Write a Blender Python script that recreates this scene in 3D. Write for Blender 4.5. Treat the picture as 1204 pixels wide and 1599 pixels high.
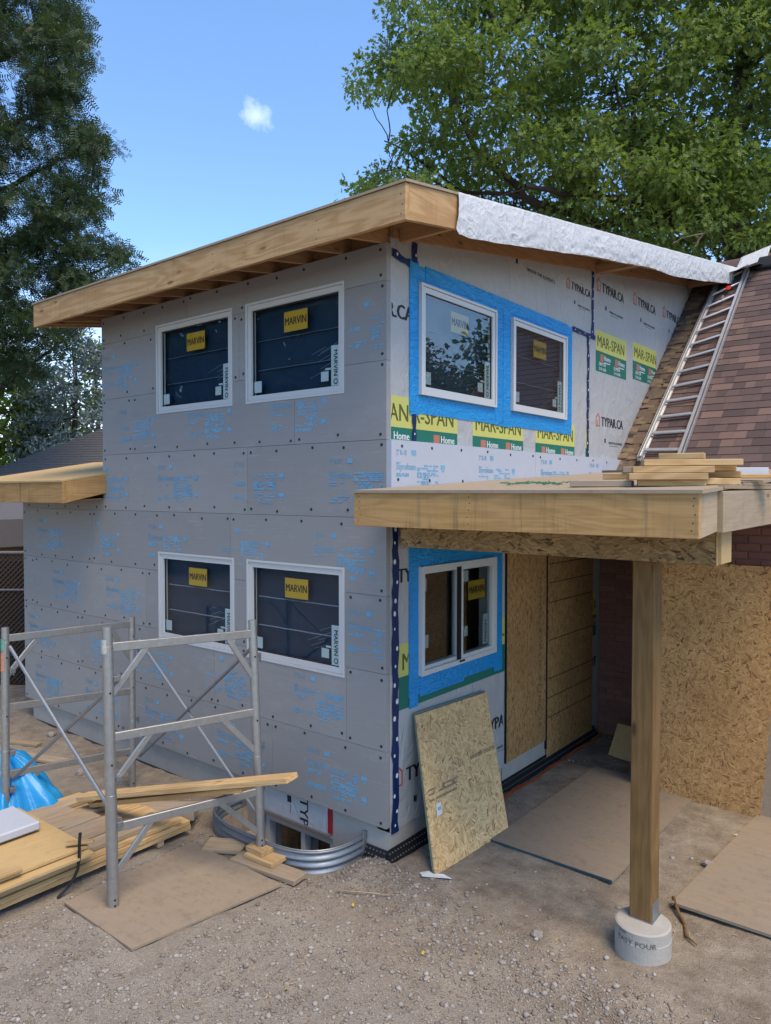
import bpy, bmesh, math, random
import numpy as np
from mathutils import Vector, Matrix, noise
random.seed(7); rng = np.random.default_rng(7)
scene = bpy.context.scene
for o in list(bpy.data.objects): bpy.data.objects.remove(o)
R = math.radians

# ------------------------------------------------------------------ camera
CAM = Vector((3.5507, -4.4295, 2.6436)); YAW, PITCH, ROLL, FPX = -0.67696, -0.02762, 0.00054, 1147.4
fwd = Vector((math.sin(YAW)*math.cos(PITCH), math.cos(YAW)*math.cos(PITCH), math.sin(PITCH)))
rgt = fwd.cross(Vector((0, 0, 1))).normalized(); upv = rgt.cross(fwd)
cx = math.cos(ROLL)*rgt + math.sin(ROLL)*upv; cy = -math.sin(ROLL)*rgt + math.cos(ROLL)*upv
cam = bpy.data.cameras.new('camera'); camo = bpy.data.objects.new('camera', cam)
scene.collection.objects.link(camo)
camo.matrix_world = Matrix(((cx.x, cy.x, -fwd.x, CAM.x), (cx.y, cy.y, -fwd.y, CAM.y), (cx.z, cy.z, -fwd.z, CAM.z), (0, 0, 0, 1)))
cam.sensor_fit = 'VERTICAL'; cam.sensor_height = 36.0; cam.lens = 36.0*FPX/1599.0
cam.clip_start = 0.05; cam.clip_end = 1000
scene.camera = camo
def view_point(px, py, depth):            # a real point seen in that direction, at that distance (layout aid for trees)
    return CAM + depth*fwd + cx*((px-602)/FPX*depth) + cy*((799.5-py)/FPX*depth)

# ------------------------------------------------------------------ sky, sun, exposure
SUN_EL, SUN_AZ = R(62), R(108)            # azimuth clockwise from +Y
world = bpy.data.worlds.new('World'); scene.world = world; world.use_nodes = True
wt = world.node_tree; wn = wt.nodes; wl = wt.links
for n in list(wn): wn.remove(n)
sky = wn.new('ShaderNodeTexSky'); sky.sky_type = 'NISHITA'; sky.sun_disc = False
sky.sun_elevation = SUN_EL; sky.sun_rotation = SUN_AZ; sky.air_density = 1.0; sky.dust_density = 0.3; sky.ozone_density = 2.5
tc = wn.new('ShaderNodeTexCoord')
def wmath(op, a, b=None, clamp=False):
    m = wn.new('ShaderNodeMath'); m.operation = op; m.use_clamp = clamp
    for i, s in enumerate((a, b)):
        if s is None: continue
        if isinstance(s, (int, float)): m.inputs[i].default_value = s
        else: wl.new(s, m.inputs[i])
    return m.outputs[0]
def wnoise(scale, detail, rough=.6):
    t = wn.new('ShaderNodeTexNoise'); t.inputs['Scale'].default_value = scale; t.inputs['Detail'].default_value = detail
    t.inputs['Roughness'].default_value = rough; wl.new(tc.outputs['Generated'], t.inputs['Vector']); return t.outputs['Fac']
# one small puff of cloud, and broken white cloud low round the whole horizon
dot = wn.new('ShaderNodeVectorMath'); dot.operation = 'DISTANCE'; dot.inputs[1].default_value = (-0.672, 0.590, 0.4475)
nrmv = wn.new('ShaderNodeVectorMath'); nrmv.operation = 'NORMALIZE'; wl.new(tc.outputs['Generated'], nrmv.inputs[0]); wl.new(nrmv.outputs[0], dot.inputs[0])
puff = wmath('MULTIPLY', wmath('ADD', wmath('SUBTRACT', 0.0, wmath('MULTIPLY', dot.outputs['Value'], 38.0)), wmath('ADD', wmath('MULTIPLY', wnoise(38, 6), 3.2), -0.86)), 0.55, True)
sepx = wn.new('ShaderNodeSeparateXYZ'); wl.new(nrmv.outputs[0], sepx.inputs[0])
low = wmath('SUBTRACT', 1.0, wmath('MULTIPLY', sepx.outputs['Z'], 3.2), True)
bank = wmath('MULTIPLY', wmath('MULTIPLY', wmath('SUBTRACT', wnoise(5, 6), 0.42), 5.0, True), low, True)
mask = wmath('MAXIMUM', wmath('MULTIPLY', puff, 0.4), wmath('MULTIPLY', bank, 0.85))
tint = wn.new('ShaderNodeMix'); tint.data_type = 'RGBA'; tint.blend_type = 'MULTIPLY'; tint.inputs[0].default_value = 1.0
tint.inputs[7].default_value = (0.80, 0.92, 1.02, 1); wl.new(sky.outputs[0], tint.inputs[6])
mixc = wn.new('ShaderNodeMix'); mixc.data_type = 'RGBA'; wl.new(mask, mixc.inputs[0]); wl.new(tint.outputs[2], mixc.inputs[6])
mixc.inputs[7].default_value = (7.5, 7.8, 8.4, 1)
bg = wn.new('ShaderNodeBackground'); bg.inputs['Strength'].default_value = 0.11; wl.new(mixc.outputs[2], bg.inputs[0])
wo = wn.new('ShaderNodeOutputWorld'); wl.new(bg.outputs[0], wo.inputs[0])
sd = bpy.data.lights.new('sun', 'SUN'); sd.energy = 1.5; sd.angle = R(32); sd.color = (1.0, 0.80, 0.55)
so = bpy.data.objects.new('sun', sd); scene.collection.objects.link(so)
sdir = Vector((math.sin(SUN_AZ)*math.cos(SUN_EL), math.cos(SUN_AZ)*math.cos(SUN_EL), math.sin(SUN_EL)))
so.rotation_euler = sdir.to_track_quat('Z', 'Y').to_euler(); so.location = sdir*60
vs = scene.view_settings; vs.view_transform = 'Standard'; vs.look = 'None'; vs.gamma = 1; vs.use_curve_mapping = False
vs.exposure = 1.50
scene.render.engine = 'CYCLES'

# ------------------------------------------------------------------ helpers
LINK = scene.collection.objects.link
def wm(o):
    return (wm(o.parent) if o.parent else Matrix.Identity(4)) @ o.matrix_basis
def tag(o, label=None, cat=None, group=None, kind=None):
    for k, v in (('label', label), ('category', cat), ('group', group), ('kind', kind)):
        if v: o[k] = v
    return o
def empty(name, loc, label, cat, group=None):
    o = bpy.data.objects.new(name, None); o.empty_display_size = 0.1; LINK(o); o.location = loc
    return tag(o, label, cat, group)
def link_mesh(name, me, frame, parent=None):
    o = bpy.data.objects.new(name, me); LINK(o)
    if parent: o.parent = parent; o.matrix_basis = wm(parent).inverted() @ frame
    else: o.matrix_basis = frame
    return o
class MB:
    def __init__(s): s.v = []; s.f = []
    def add(s, vs, fs, M=None):
        b = len(s.v); s.v += [(M @ Vector(v)) if M else Vector(v) for v in vs]; s.f += [tuple(b+i for i in f) for f in fs]; return s
    def box(s, x0, x1, y0, y1, z0, z1, b=0.0, M=None):
        X, Y, Z = (x1-x0)/2, (y1-y0)/2, (z1-z0)/2; c = ((x0+x1)/2, (y0+y1)/2, (z0+z1)/2)
        if b <= 0:
            vs = [(c[0]+i*X, c[1]+j*Y, c[2]+k*Z) for i in (-1, 1) for j in (-1, 1) for k in (-1, 1)]
            return s.add(vs, [(0, 1, 3, 2), (4, 6, 7, 5), (0, 4, 5, 1), (2, 3, 7, 6), (0, 2, 6, 4), (1, 5, 7, 3)], M)
        vs = []; idx = {}
        for i in (-1, 1):
            for j in (-1, 1):
                for k in (-1, 1):
                    idx[i, j, k] = len(vs)
                    vs += [(c[0]+i*X, c[1]+j*(Y-b), c[2]+k*(Z-b)), (c[0]+i*(X-b), c[1]+j*Y, c[2]+k*(Z-b)), (c[0]+i*(X-b), c[1]+j*(Y-b), c[2]+k*Z)]
        fs = []
        for a in (-1, 1):
            fs.append([idx[a, j, k] for j, k in ((-1, -1), (1, -1), (1, 1), (-1, 1))])
            fs.append([idx[i, a, k]+1 for i, k in ((-1, -1), (1, -1), (1, 1), (-1, 1))])
            fs.append([idx[i, j, a]+2 for i, j in ((-1, -1), (1, -1), (1, 1), (-1, 1))])
            for d in (-1, 1):
                fs.append([idx[a, d, -1], idx[a, d, 1], idx[a, d, 1]+1, idx[a, d, -1]+1])
                fs.append([idx[a, -1, d], idx[a, 1, d], idx[a, 1, d]+2, idx[a, -1, d]+2])
                fs.append([idx[-1, a, d]+1, idx[1, a, d]+1, idx[1, a, d]+2, idx[-1, a, d]+2])
        for k in idx: fs.append([idx[k], idx[k]+1, idx[k]+2])
        return s.add(vs, fs, M)
    def tube(s, pts, rad, n=8, caps=True):
        pts = [Vector(p) for p in pts]; rad = rad if isinstance(rad, (list, tuple)) else [rad]*len(pts)
        rings = []; ref = None
        for i, p in enumerate(pts):
            t = (pts[min(i+1, len(pts)-1)]-pts[max(i-1, 0)]).normalized()
            if ref is None: ref = t.orthogonal().normalized()
            a = (ref - t*ref.dot(t))
            a = a.normalized() if a.length > 1e-6 else t.orthogonal().normalized(); ref = a; b = t.cross(a)
            rings.append([p+(a*math.cos(2*math.pi*k/n)+b*math.sin(2*math.pi*k/n))*rad[i] for k in range(n)])
        vs = [v for r in rings for v in r]; fs = []
        for i in range(len(pts)-1):
            for k in range(n): fs.append((i*n+k, i*n+(k+1) % n, (i+1)*n+(k+1) % n, (i+1)*n+k))
        if caps: fs += [tuple(range(n-1, -1, -1)), tuple((len(pts)-1)*n+k for k in range(n))]
        return s.add(vs, fs)
    def bar(s, a, b, w, h, up=(0, 0, 1), bev=0.0):          # rectangular bar from a to b
        a, b = Vector(a), Vector(b); x = (b-a); L = x.length; x.normalize(); u = Vector(up)
        y = u.cross(x).normalized(); z = x.cross(y)
        M = Matrix(((x.x, y.x, z.x, a.x), (x.y, y.y, z.y, a.y), (x.z, y.z, z.z, a.z), (0, 0, 0, 1)))
        return s.box(0, L, -w/2, w/2, -h/2, h/2, bev, M)
    def prism(s, poly, vec):                                 # planar polygon (3-D points) extruded along vec
        n = len(poly); vec = Vector(vec); vs = [Vector(p) for p in poly]+[Vector(p)+vec for p in poly]
        return s.add(vs, [tuple(range(n))[::-1], tuple(range(n, 2*n))]+[(i, (i+1) % n, n+(i+1) % n, n+i) for i in range(n)])
    def build(s, name, mat, parent=None, smooth=False, frame=None, fix=True, origin=None):
        vs = s.v
        if frame is None:
            if origin is not None: frame = Matrix.Translation(Vector(origin))
            elif parent: frame = Matrix.Translation(wm(parent).to_translation())
            else:
                A = np.array([tuple(v) for v in vs]); lo, hi = A.min(0), A.max(0)
                frame = Matrix.Translation(Vector(((lo[0]+hi[0])/2, (lo[1]+hi[1])/2, lo[2])))
        inv = frame.inverted(); me = bpy.data.meshes.new(name)
        me.from_pydata([inv @ v for v in vs], [], s.f)
        if fix:
            bm = bmesh.new(); bm.from_mesh(me); bmesh.ops.recalc_face_normals(bm, faces=bm.faces); bm.to_mesh(me); bm.free()
        if smooth: me.polygons.foreach_set('use_smooth', [True]*len(me.polygons))
        me.materials.append(mat); me.update()
        return link_mesh(name, me, frame, parent)
def axes(x, z=(0, 0, 1), o=(0, 0, 0)):      # frame with local X along x, local Z near z, origin o
    x = Vector(x).normalized(); y = Vector(z).cross(x).normalized(); z = x.cross(y); o = Vector(o)
    return Matrix(((x.x, y.x, z.x, o.x), (x.y, y.y, z.y, o.y), (x.z, y.z, z.z, o.z), (0, 0, 0, 1)))
def board(name, a, b, w, t, mat, parent=None, z=(0, 0, 1), bev=0.003):
    """sawn board from a to b (centre line), width w across, thickness t along z; local X runs along the grain"""
    a, b = Vector(a), Vector(b); F = axes(b-a, z, (a+b)/2); L = (b-a).length
    m = MB().box(-L/2, L/2, -w/2, w/2, -t/2, t/2, bev, F)
    return m.build(name, mat, parent, frame=F)
def sheet(name, quad, t, mat, parent=None, lift=0.0):
    """panel with corner points quad (first edge = grain), thickness t upward along its normal"""
    q = [Vector(p) for p in quad]; n = (q[1]-q[0]).cross(q[-1]-q[0]).normalized()
    F = axes(q[1]-q[0], n, q[0]); return MB().prism([p+n*lift for p in q], n*t).build(name, mat, parent, frame=F)
def fast_mesh(name, V, Fc, mat, parent=None, attrs=None, smooth=False, origin=(0, 0, 0)):
    """V (n,3), Fc (m,k) numpy arrays"""
    V = V-np.array(origin); me = bpy.data.meshes.new(name); k = Fc.shape[1]
    me.vertices.add(len(V)); me.vertices.foreach_set('co', V.astype(np.float32).ravel())
    me.loops.add(Fc.size); me.loops.foreach_set('vertex_index', Fc.astype(np.int32).ravel())
    me.polygons.add(len(Fc)); me.polygons.foreach_set('loop_start', np.arange(0, Fc.size, k, dtype=np.int32))
    me.polygons.foreach_set('loop_total', np.full(len(Fc), k, dtype=np.int32))
    if smooth: me.polygons.foreach_set('use_smooth', np.ones(len(Fc), dtype=bool))
    for an, av in (attrs or {}).items():
        at = me.attributes.new(an, 'FLOAT', 'POINT'); at.data.foreach_set('value', av.astype(np.float32))
    me.update(calc_edges=True); me.materials.append(mat)
    return link_mesh(name, me, Matrix.Translation(Vector(origin)), parent)

# wall frames: (u, v, w) -> world.  w is outward from the wall
def FOAM(u, v, w): return Vector((u, -w, v))
def WRAP(u, v, w): return Vector((w, u, v))
def slab(mb, fr, u0, u1, v0, v1, w0, w1, holes=(), top=None, lines=()):
    us = sorted({u0, u1, *[min(max(h[i], u0), u1) for h in holes for i in (0, 1)], *[l for l in lines if u0 < l < u1]})
    vv = sorted({v0, v1, *[min(max(h[i], v0), v1) for h in holes for i in (2, 3)]})
    on = {}
    for i in range(len(us)-1):
        for j in range(len(vv)-1):
            cu, cv = (us[i]+us[i+1])/2, (vv[j]+vv[j+1])/2
            on[i, j] = not any(h[0] < cu < h[1] and h[2] < cv < h[3] for h in holes)
    idx = {}; vs = []; fs = []
    def vid(i, j, k):
        if (i, j, k) not in idx:
            v = vv[j] if top is None else min(vv[j], top(us[i]))
            idx[i, j, k] = len(vs); vs.append(fr(us[i], v, (w0, w1)[k]))
        return idx[i, j, k]
    for (i, j), f in on.items():
        if not f: continue
        for k in (0, 1): fs.append([vid(i, j, k), vid(i+1, j, k), vid(i+1, j+1, k), vid(i, j+1, k)])
        for di, dj, a, b in ((-1, 0, (i, j), (i, j+1)), (1, 0, (i+1, j), (i+1, j+1)), (0, -1, (i, j), (i+1, j)), (0, 1, (i, j+1), (i+1, j+1))):
            if not on.get((i+di, j+dj), False): fs.append([vid(*a, 0), vid(*b, 0), vid(*b, 1), vid(*a, 1)])
    return mb.add(vs, fs)
_tc = {}
def text2d(body, bold=0.0):
    k = (body, bold)
    if k not in _tc:
        cu = bpy.data.curves.new('lettering', 'FONT'); cu.body = body; cu.size = 1.0; cu.offset = bold; cu.resolution_u = 2
        ob = bpy.data.objects.new('lettering', cu); me = bpy.data.meshes.new_from_object(ob)
        A = np.array([v.co[:2] for v in me.vertices]); fs = [tuple(p.vertices) for p in me.polygons]
        lo = A.min(0); hi = A.max(0); _tc[k] = (A-lo, fs, hi-lo)
        bpy.data.objects.remove(ob); bpy.data.curves.remove(cu); bpy.data.meshes.remove(me)
    return _tc[k]
def letter(mb, fr, body, u, v, h, w=None, off=0.004, bold=0.0, rot=0, shear=0.0, clip=None):
    """print body with its lower left at (u, v), height h, width w (None = natural) on a wall frame; rot in quarter turns"""
    if bold > 0:                         # heavier weight: overprint, each pass a hair further out
        for i, k in enumerate((-1.1, 0, 1.1)): letter(mb, fr, body, u+(k*bold*h*.9 if rot == 0 else 0), v+(k*bold*h*.9 if rot else 0), h, w, off+.00012*i, 0, rot, shear, clip)
        return mb
    A, fs, s = text2d(body, 0.0); sy = h/s[1]; sx = sy if w is None else w/s[0]
    P = []
    for a, b in A:
        x, y = a*sx+shear*b*sy, b*sy
        if rot == 1: x, y = -y, x
        elif rot == 3: x, y = y, -x
        x, y = u+x, v+y
        if clip: x = min(max(x, clip[0]), clip[1]); y = min(max(y, clip[2]), clip[3])
        P.append(fr(x, y, off))
    return mb.add(P, fs)
def patch(mb, fr, u0, u1, v0, v1, w0, w1): return slab(mb, fr, u0, u1, v0, v1, w0, w1)

# ------------------------------------------------------------------ materials
class NT:
    def __init__(s, name):
        s.m = bpy.data.materials.new(name); s.m.use_nodes = True; s.t = s.m.node_tree; s.b = s.t.nodes['Principled BSDF']
        s.out = s.t.nodes['Material Output']; s.tc = s.n('ShaderNodeTexCoord'); s.obj = s.tc.outputs['Object']
    def n(s, k): return s.t.nodes.new(k)
    def set(s, sock, v):
        if hasattr(v, 'links') or isinstance(v, bpy.types.NodeSocket): s.t.links.new(v, sock)
        else: sock.default_value = v if not (isinstance(v, tuple) and len(v) == 3 and sock.type == 'RGBA') else (*v, 1)
    def map(s, vec, scale=(1, 1, 1), rot=(0, 0, 0), loc=None):
        m = s.n('ShaderNodeMapping'); s.set(m.inputs[0], vec); m.inputs['Scale'].default_value = scale; m.inputs['Rotation'].default_value = rot
        if loc is not None: s.set(m.inputs['Location'], loc)
        return m.outputs[0]
    def rnd(s):
        if not hasattr(s, '_r'): s._r = s.n('ShaderNodeObjectInfo').outputs['Random']
        return s._r
    def shifted(s):                      # object coordinates, moved by a random amount for each object
        c = s.n('ShaderNodeCombineXYZ')
        for i, k in enumerate((37.0, 91.0, 53.0)): s.set(c.inputs[i], s.math('MULTIPLY', s.rnd(), k))
        a = s.n('ShaderNodeVectorMath'); s.set(a.inputs[0], s.obj); s.set(a.inputs[1], c.outputs[0]); return a.outputs[0]
    def noise(s, vec, scale=5, detail=4, rough=.55, dist=0, col=False):
        t = s.n('ShaderNodeTexNoise'); s.set(t.inputs['Vector'], vec); t.inputs['Scale'].default_value = scale
        t.inputs['Detail'].default_value = detail; t.inputs['Roughness'].default_value = rough; t.inputs['Distortion'].default_value = dist
        return t.outputs['Color' if col else 'Fac']
    def vor(s, vec, scale=5, feat='F1', out='Distance', rand=1.0):
        t = s.n('ShaderNodeTexVoronoi'); t.feature = feat; s.set(t.inputs['Vector'], vec); t.inputs['Scale'].default_value = scale
        t.inputs['Randomness'].default_value = rand; return t.outputs[out]
    def ramp(s, fac, stops, interp='LINEAR'):
        r = s.n('ShaderNodeValToRGB'); s.set(r.inputs[0], fac); e = r.color_ramp.elements; r.color_ramp.interpolation = interp
        while len(e) > 1: e.remove(e[-1])
        for i, (p, c) in enumerate(stops):
            el = e[0] if i == 0 else e.new(p)
            el.position = p; c = (c, c, c) if isinstance(c, (int, float)) else c; el.color = (*c[:3], 1)
        return r.outputs[0]
    def mix(s, fac, a, b, mode='MIX'):
        m = s.n('ShaderNodeMix'); m.data_type = 'RGBA'; m.blend_type = mode; s.set(m.inputs[0], fac); s.set(m.inputs[6], a); s.set(m.inputs[7], b); return m.outputs[2]
    def math(s, op, a, b=0.0, clamp=False):
        m = s.n('ShaderNodeMath'); m.operation = op; m.use_clamp = clamp; s.set(m.inputs[0], a); s.set(m.inputs[1], b); return m.outputs[0]
    def bump(s, h, strength=.3, dist=.01, prev=None):
        b = s.n('ShaderNodeBump'); s.set(b.inputs['Height'], h); b.inputs['Strength'].default_value = strength; b.inputs['Distance'].default_value = dist
        if prev is not None: s.set(b.inputs['Normal'], prev)
        return b.outputs[0]
    def done(s, col=None, rough=None, normal=None, metal=None, spec=None):
        for k, v in (('Base Color', col), ('Roughness', rough), ('Normal', normal), ('Metallic', metal), ('Specular IOR Level', spec)):
            if v is not None: s.set(s.b.inputs[k], v)
        return s.m
def plain(name, c, rough=.7, metal=0.0, var=.12, scale=8, bump=.1, spec=.3, dist=.004):
    t = NT(name); n = t.noise(t.shifted(), scale, 6, .65)
    col = t.mix(n, tuple(x*(1-var) for x in c), tuple(min(1, x*(1+var)) for x in c))
    return t.done(col, rough, t.bump(n, bump, dist) if bump else None, metal, spec)
def wood(name, light, dark, grain=1.0, stain=0.0, grey=0.0, knots=True, stain_col=(.10, .085, .06)):
    t = NT(name); v = t.shifted()
    warp = t.noise(t.map(v, (.7, 5, 5)), 1.0, 3, .5, .4)
    ring = t.math('SINE', t.math('MULTIPLY', warp, 55.0))
    fine = t.noise(t.map(v, (3, 90, 90)), 1.0, 3, .6)
    g = t.math('ADD', t.math('MULTIPLY', ring, .22*grain), fine)
    col = t.mix(t.ramp(g, [(.25, 1.0), (.8, 0.0)]), light, dark)
    big = t.noise(v, 2.2, 4, .6); col = t.mix(t.math('MULTIPLY', big, .35), col, tuple(x*.62 for x in light))
    if knots:
        kd = t.vor(t.map(v, (2.2, 6.5, 6.5)), 1.0); kn = t.ramp(kd, [(.065, 1.0), (.13, 0.0)])
        col = t.mix(t.math('MULTIPLY', kn, .8), col, tuple(x*.3 for x in dark))
    if grey: col = t.mix(t.math('MULTIPLY', t.ramp(t.noise(v, 1.4, 5, .6), [(.3, 0.0), (.65, 1.0)]), grey), col, (.27, .25, .22))
    if stain:                            # water runs down the board's face
        s1 = t.noise(t.map(v, (19, 1, 2.2)), 1.0, 6, .75, .5); s2 = t.noise(t.map(v, (3.2, 1, 1)), 1.0, 3, .5)
        m = t.math('MULTIPLY', t.ramp(s1, [(.5, 0.0), (.68, 1.0)]), t.ramp(s2, [(.42, 0.0), (.62, 1.0)]))
        col = t.mix(t.math('MULTIPLY', m, stain), col, stain_col)
    hue = t.n('ShaderNodeHueSaturation'); t.set(hue.inputs['Value'], t.math('ADD', t.math('MULTIPLY', t.rnd(), .3), .85)); t.set(hue.inputs['Color'], col)
    return t.done(hue.outputs[0], .78, t.bump(g, .12, .002), None, .25)
def osb(name, light, dark, scale=1.0, tone=.0, axis=0, contrast=1.0, spread=3.1, bias=0.0):
    """oriented strand board: long thin flakes in many sparse layers, each layer at its own angle"""
    t = NT(name); v = t.shifted(); flat = [1, 1, 1]; flat[axis] = .02; v2 = t.map(v, tuple(flat))
    warpn = t.noise(v2, 6.0, 2, .5, col=True); a = t.n('ShaderNodeVectorMath'); a.operation = 'MULTIPLY_ADD'; t.set(a.inputs[0], warpn); a.inputs[1].default_value = (.010, .010, .010); t.set(a.inputs[2], v2); vw = t.map(a.outputs[0], tuple(flat))
    other = [k for k in range(3) if k != axis]; st = [1, 1, 1]; st[other[0]] = 12*scale; st[other[1]] = 90*scale
    base = t.noise(t.map(v2, tuple(st)), 1.0, 4, .65); col = t.mix(t.ramp(base, [(.3, 0.0), (.75, 1.0)]), light, dark); hh = base
    for i in range(6):                   # every patch of flakes gets its own lie
        coarse = t.map(vw, ((7.5+i*1.3)*scale,)*3, (0, 0, 0), (i*4.1, i*9.7, i*2.3)); rs = t.n('ShaderNodeSeparateColor'); t.set(rs.inputs[0], t.vor(coarse, 1.0, 'F1', 'Color'))
        vr = t.n('ShaderNodeVectorRotate'); vr.rotation_type = ('X_AXIS', 'Y_AXIS', 'Z_AXIS')[axis]; t.set(vr.inputs['Vector'], vw); t.set(vr.inputs['Angle'], t.math('ADD', t.math('MULTIPLY', t.math('SUBTRACT', rs.outputs[0], .5), spread), bias))
        L = (7.5, 9, 6.5, 11, 8, 13, 9)[i]*scale; sc = [.02, .02, .02]; sc[other[0]] = L; sc[other[1]] = L*(6.5, 5, 7, 5.5, 7.5, 5, 6.5)[i]
        mv = t.map(vr.outputs[0], tuple(sc), (0, 0, 0), (i*7.3, i*3.1, i*5.7)); cc = t.vor(mv, 1.0, 'F1', 'Color'); d = t.vor(mv, 1.0, 'F1', 'Distance')
        sep = t.n('ShaderNodeSeparateColor'); t.set(sep.inputs[0], cc); gr = t.noise(t.map(mv, tuple((.7 if k == other[0] else 2.2) for k in range(3))), 1.0, 2, .5)
        tone_ = t.math('ADD', sep.outputs[0], t.math('MULTIPLY', t.math('SUBTRACT', gr, .5), .6))
        lay_ = t.ramp(tone_, [(.0, tuple(min(1, x*1.2) for x in light)), (.5, light), (.76, tuple(.6*x+.4*y for x, y in zip(light, dark))), (.93, dark), (1.0, tuple(x*(1-.5*contrast) for x in dark))])
        lay_ = t.mix(t.math('MULTIPLY', t.ramp(d, [(.45, 0.0), (.62, 1.0)]), .2*contrast), lay_, tuple(x*.55 for x in dark))
        k = t.ramp(sep.outputs[1], [(.62, 0.0), (.64, 1.0)]); col = t.mix(k, col, lay_); hh = t.mix(k, hh, sep.outputs[2])
    big = t.noise(v, 1.6, 4, .6); col = t.mix(t.math('MULTIPLY', t.ramp(big, [(.35, 0.0), (.7, 1.0)]), .25+tone), col, tuple(x*.75 for x in dark))
    return t.done(col, .8, t.bump(hh, .25, .003), None, .25)
def glass(name, tint=(.75, .82, .85), base=.10):
    t = NT(name); lw = t.n('ShaderNodeLayerWeight'); lw.inputs[0].default_value = .5
    f = t.math('ADD', t.math('MULTIPLY', t.math('POWER', lw.outputs['Facing'], 4.0), .8), base, True)
    tr = t.n('ShaderNodeBsdfTransparent'); tr.inputs[0].default_value = (*tint, 1)
    gl = t.n('ShaderNodeBsdfGlossy'); gl.inputs['Roughness'].default_value = .01
    ms = t.n('ShaderNodeMixShader'); t.set(ms.inputs[0], f); t.set(ms.inputs[1], tr.outputs[0]); t.set(ms.inputs[2], gl.outputs[0])
    t.t.links.new(ms.outputs[0], t.out.inputs[0]); return t.m
def leafmat(name, c1, c2, trans=.35):
    t = NT(name); at = t.n('ShaderNodeAttribute'); at.attribute_name = 'tint'
    col = t.mix(at.outputs['Fac'], c1, c2)
    d = t.b; t.set(d.inputs['Base Color'], col); d.inputs['Roughness'].default_value = .5; d.inputs['Specular IOR Level'].default_value = .35
    tl = t.n('ShaderNodeBsdfTranslucent'); t.set(tl.inputs[0], t.mix(.5, col, (.16, .26, .02)))
    ms = t.n('ShaderNodeMixShader'); ms.inputs[0].default_value = trans; t.set(ms.inputs[1], d.outputs[0]); t.set(ms.inputs[2], tl.outputs[0])
    t.t.links.new(ms.outputs[0], t.out.inputs[0]); return t.m
def foam_mat():
    t = NT('foam_board'); v = t.obj
    st = t.noise(t.map(v, (.8, 1, 45)), 1.0, 4, .6); bl = t.noise(v, 1.3, 4, .6)
    col = t.mix(st, (.248, .246, .243), (.302, .299, .295)); col = t.mix(t.math('MULTIPLY', t.ramp(bl, [(.4, 0.0), (.7, 1.0)]), .3), col, (.325, .317, .308))
    col = t.mix(t.math('MULTIPLY', t.rnd(), .55), col, (.215, .212, .208))
    smu = t.noise(t.map(v, (1.2, 1, 2.6)), 2.1, 6, .7); col = t.mix(t.math('MULTIPLY', t.ramp(smu, [(.56, 0.0), (.74, 1.0)]), .28), col, (.40, .395, .385))
    sc = t.noise(t.map(v, (2.5, 1, 70), (0, .02, 0)), 1.0, 2, .5); col = t.mix(t.math('MULTIPLY', t.ramp(sc, [(.66, 0.0), (.72, 1.0)]), .25), col, (.5, .5, .52))
    return t.done(col, .5, t.bump(st, .06, .002), None, .4)
def wrap_mat(name, c=(.62, .62, .61), wrinkle=.5):
    t = NT(name); v = t.obj
    w1 = t.noise(t.map(v, (1, 1.0, .55)), 5.0, 5, .62, 1.2); w2 = t.noise(v, 28, 4, .6); dirt = t.noise(v, 1.2, 5, .65)
    col = t.mix(t.math('MULTIPLY', t.ramp(dirt, [(.45, 0.0), (.75, 1.0)]), .3), c, tuple(x*.78 for x in c))
    return t.done(col, .55, t.bump(w2, .12*wrinkle, .004, t.bump(w1, wrinkle, .03)), None, .3)
def concrete(name, c=(.42, .39, .35)):
    t = NT(name); v = t.obj; a = t.noise(v, 3, 8, .7); b = t.noise(v, 40, 4, .6); p = t.vor(v, 30)
    col = t.mix(a, tuple(x*.62 for x in c), tuple(x*1.15 for x in c)); col = t.mix(t.math('MULTIPLY', b, .35), col, (.3, .28, .25))
    return t.done(col, .9, t.bump(t.math('ADD', b, t.math('MULTIPLY', p, .4)), .35, .006), None, .2)
M_ = {}
M_['foam'] = foam_mat()
M_['foam_light'] = plain('pale_foam', (.40, .425, .48), .55, var=.06)
M_['foam_edge'] = plain('cut_foam_edge', (.48, .50, .53), .6, var=.08)
M_['print_blue'] = plain('blue_print_ink', (.155, .34, .49), .6, var=.35, scale=5, bump=0)
M_['wrap'] = wrap_mat('house_wrap', (.385, .385, .38), 1.0); M_['wrap_low'] = wrap_mat('loose_house_wrap', (.42, .43, .44), .9)
M_['wrap_fascia'] = wrap_mat('crinkled_wrap', (.50, .51, .54), 1.0)
t = NT('crinkled_sheet'); cv_ = t.noise(t.obj, 4, 3, .6, col=True); ad = t.n('ShaderNodeVectorMath'); ad.operation = 'MULTIPLY_ADD'; t.set(ad.inputs[0], cv_); ad.inputs[1].default_value = (.25, .25, .25); t.set(ad.inputs[2], t.obj)
def crease(sc, pw, dist): return t.math('POWER', t.math('SUBTRACT', 1.0, t.math('ABSOLUTE', t.math('SUBTRACT', t.math('MULTIPLY', t.noise(t.obj, sc, 2, .5, dist), 2.0), 1.0))), pw)
cr_ = t.math('ADD', t.math('MULTIPLY', crease(3.5, 10, 1.0), 1.0), t.math('MULTIPLY', crease(8, 9, .8), .6)); dn_ = t.noise(t.obj, 2.0, 4, .6)
M_['wrap_fascia'] = t.done(t.mix(t.math('MULTIPLY', t.ramp(dn_, [(.4, 0.0), (.7, 1.0)]), .4), (.54, .545, .55), (.42, .42, .41)), .45, t.bump(cr_, .30, .022), None, .5)
M_['ink'] = plain('black_ink', (.02, .02, .022), .6, var=.2, bump=0); M_['red'] = plain('red_ink', (.45, .10, .06), .6, var=.15, bump=0)
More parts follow.
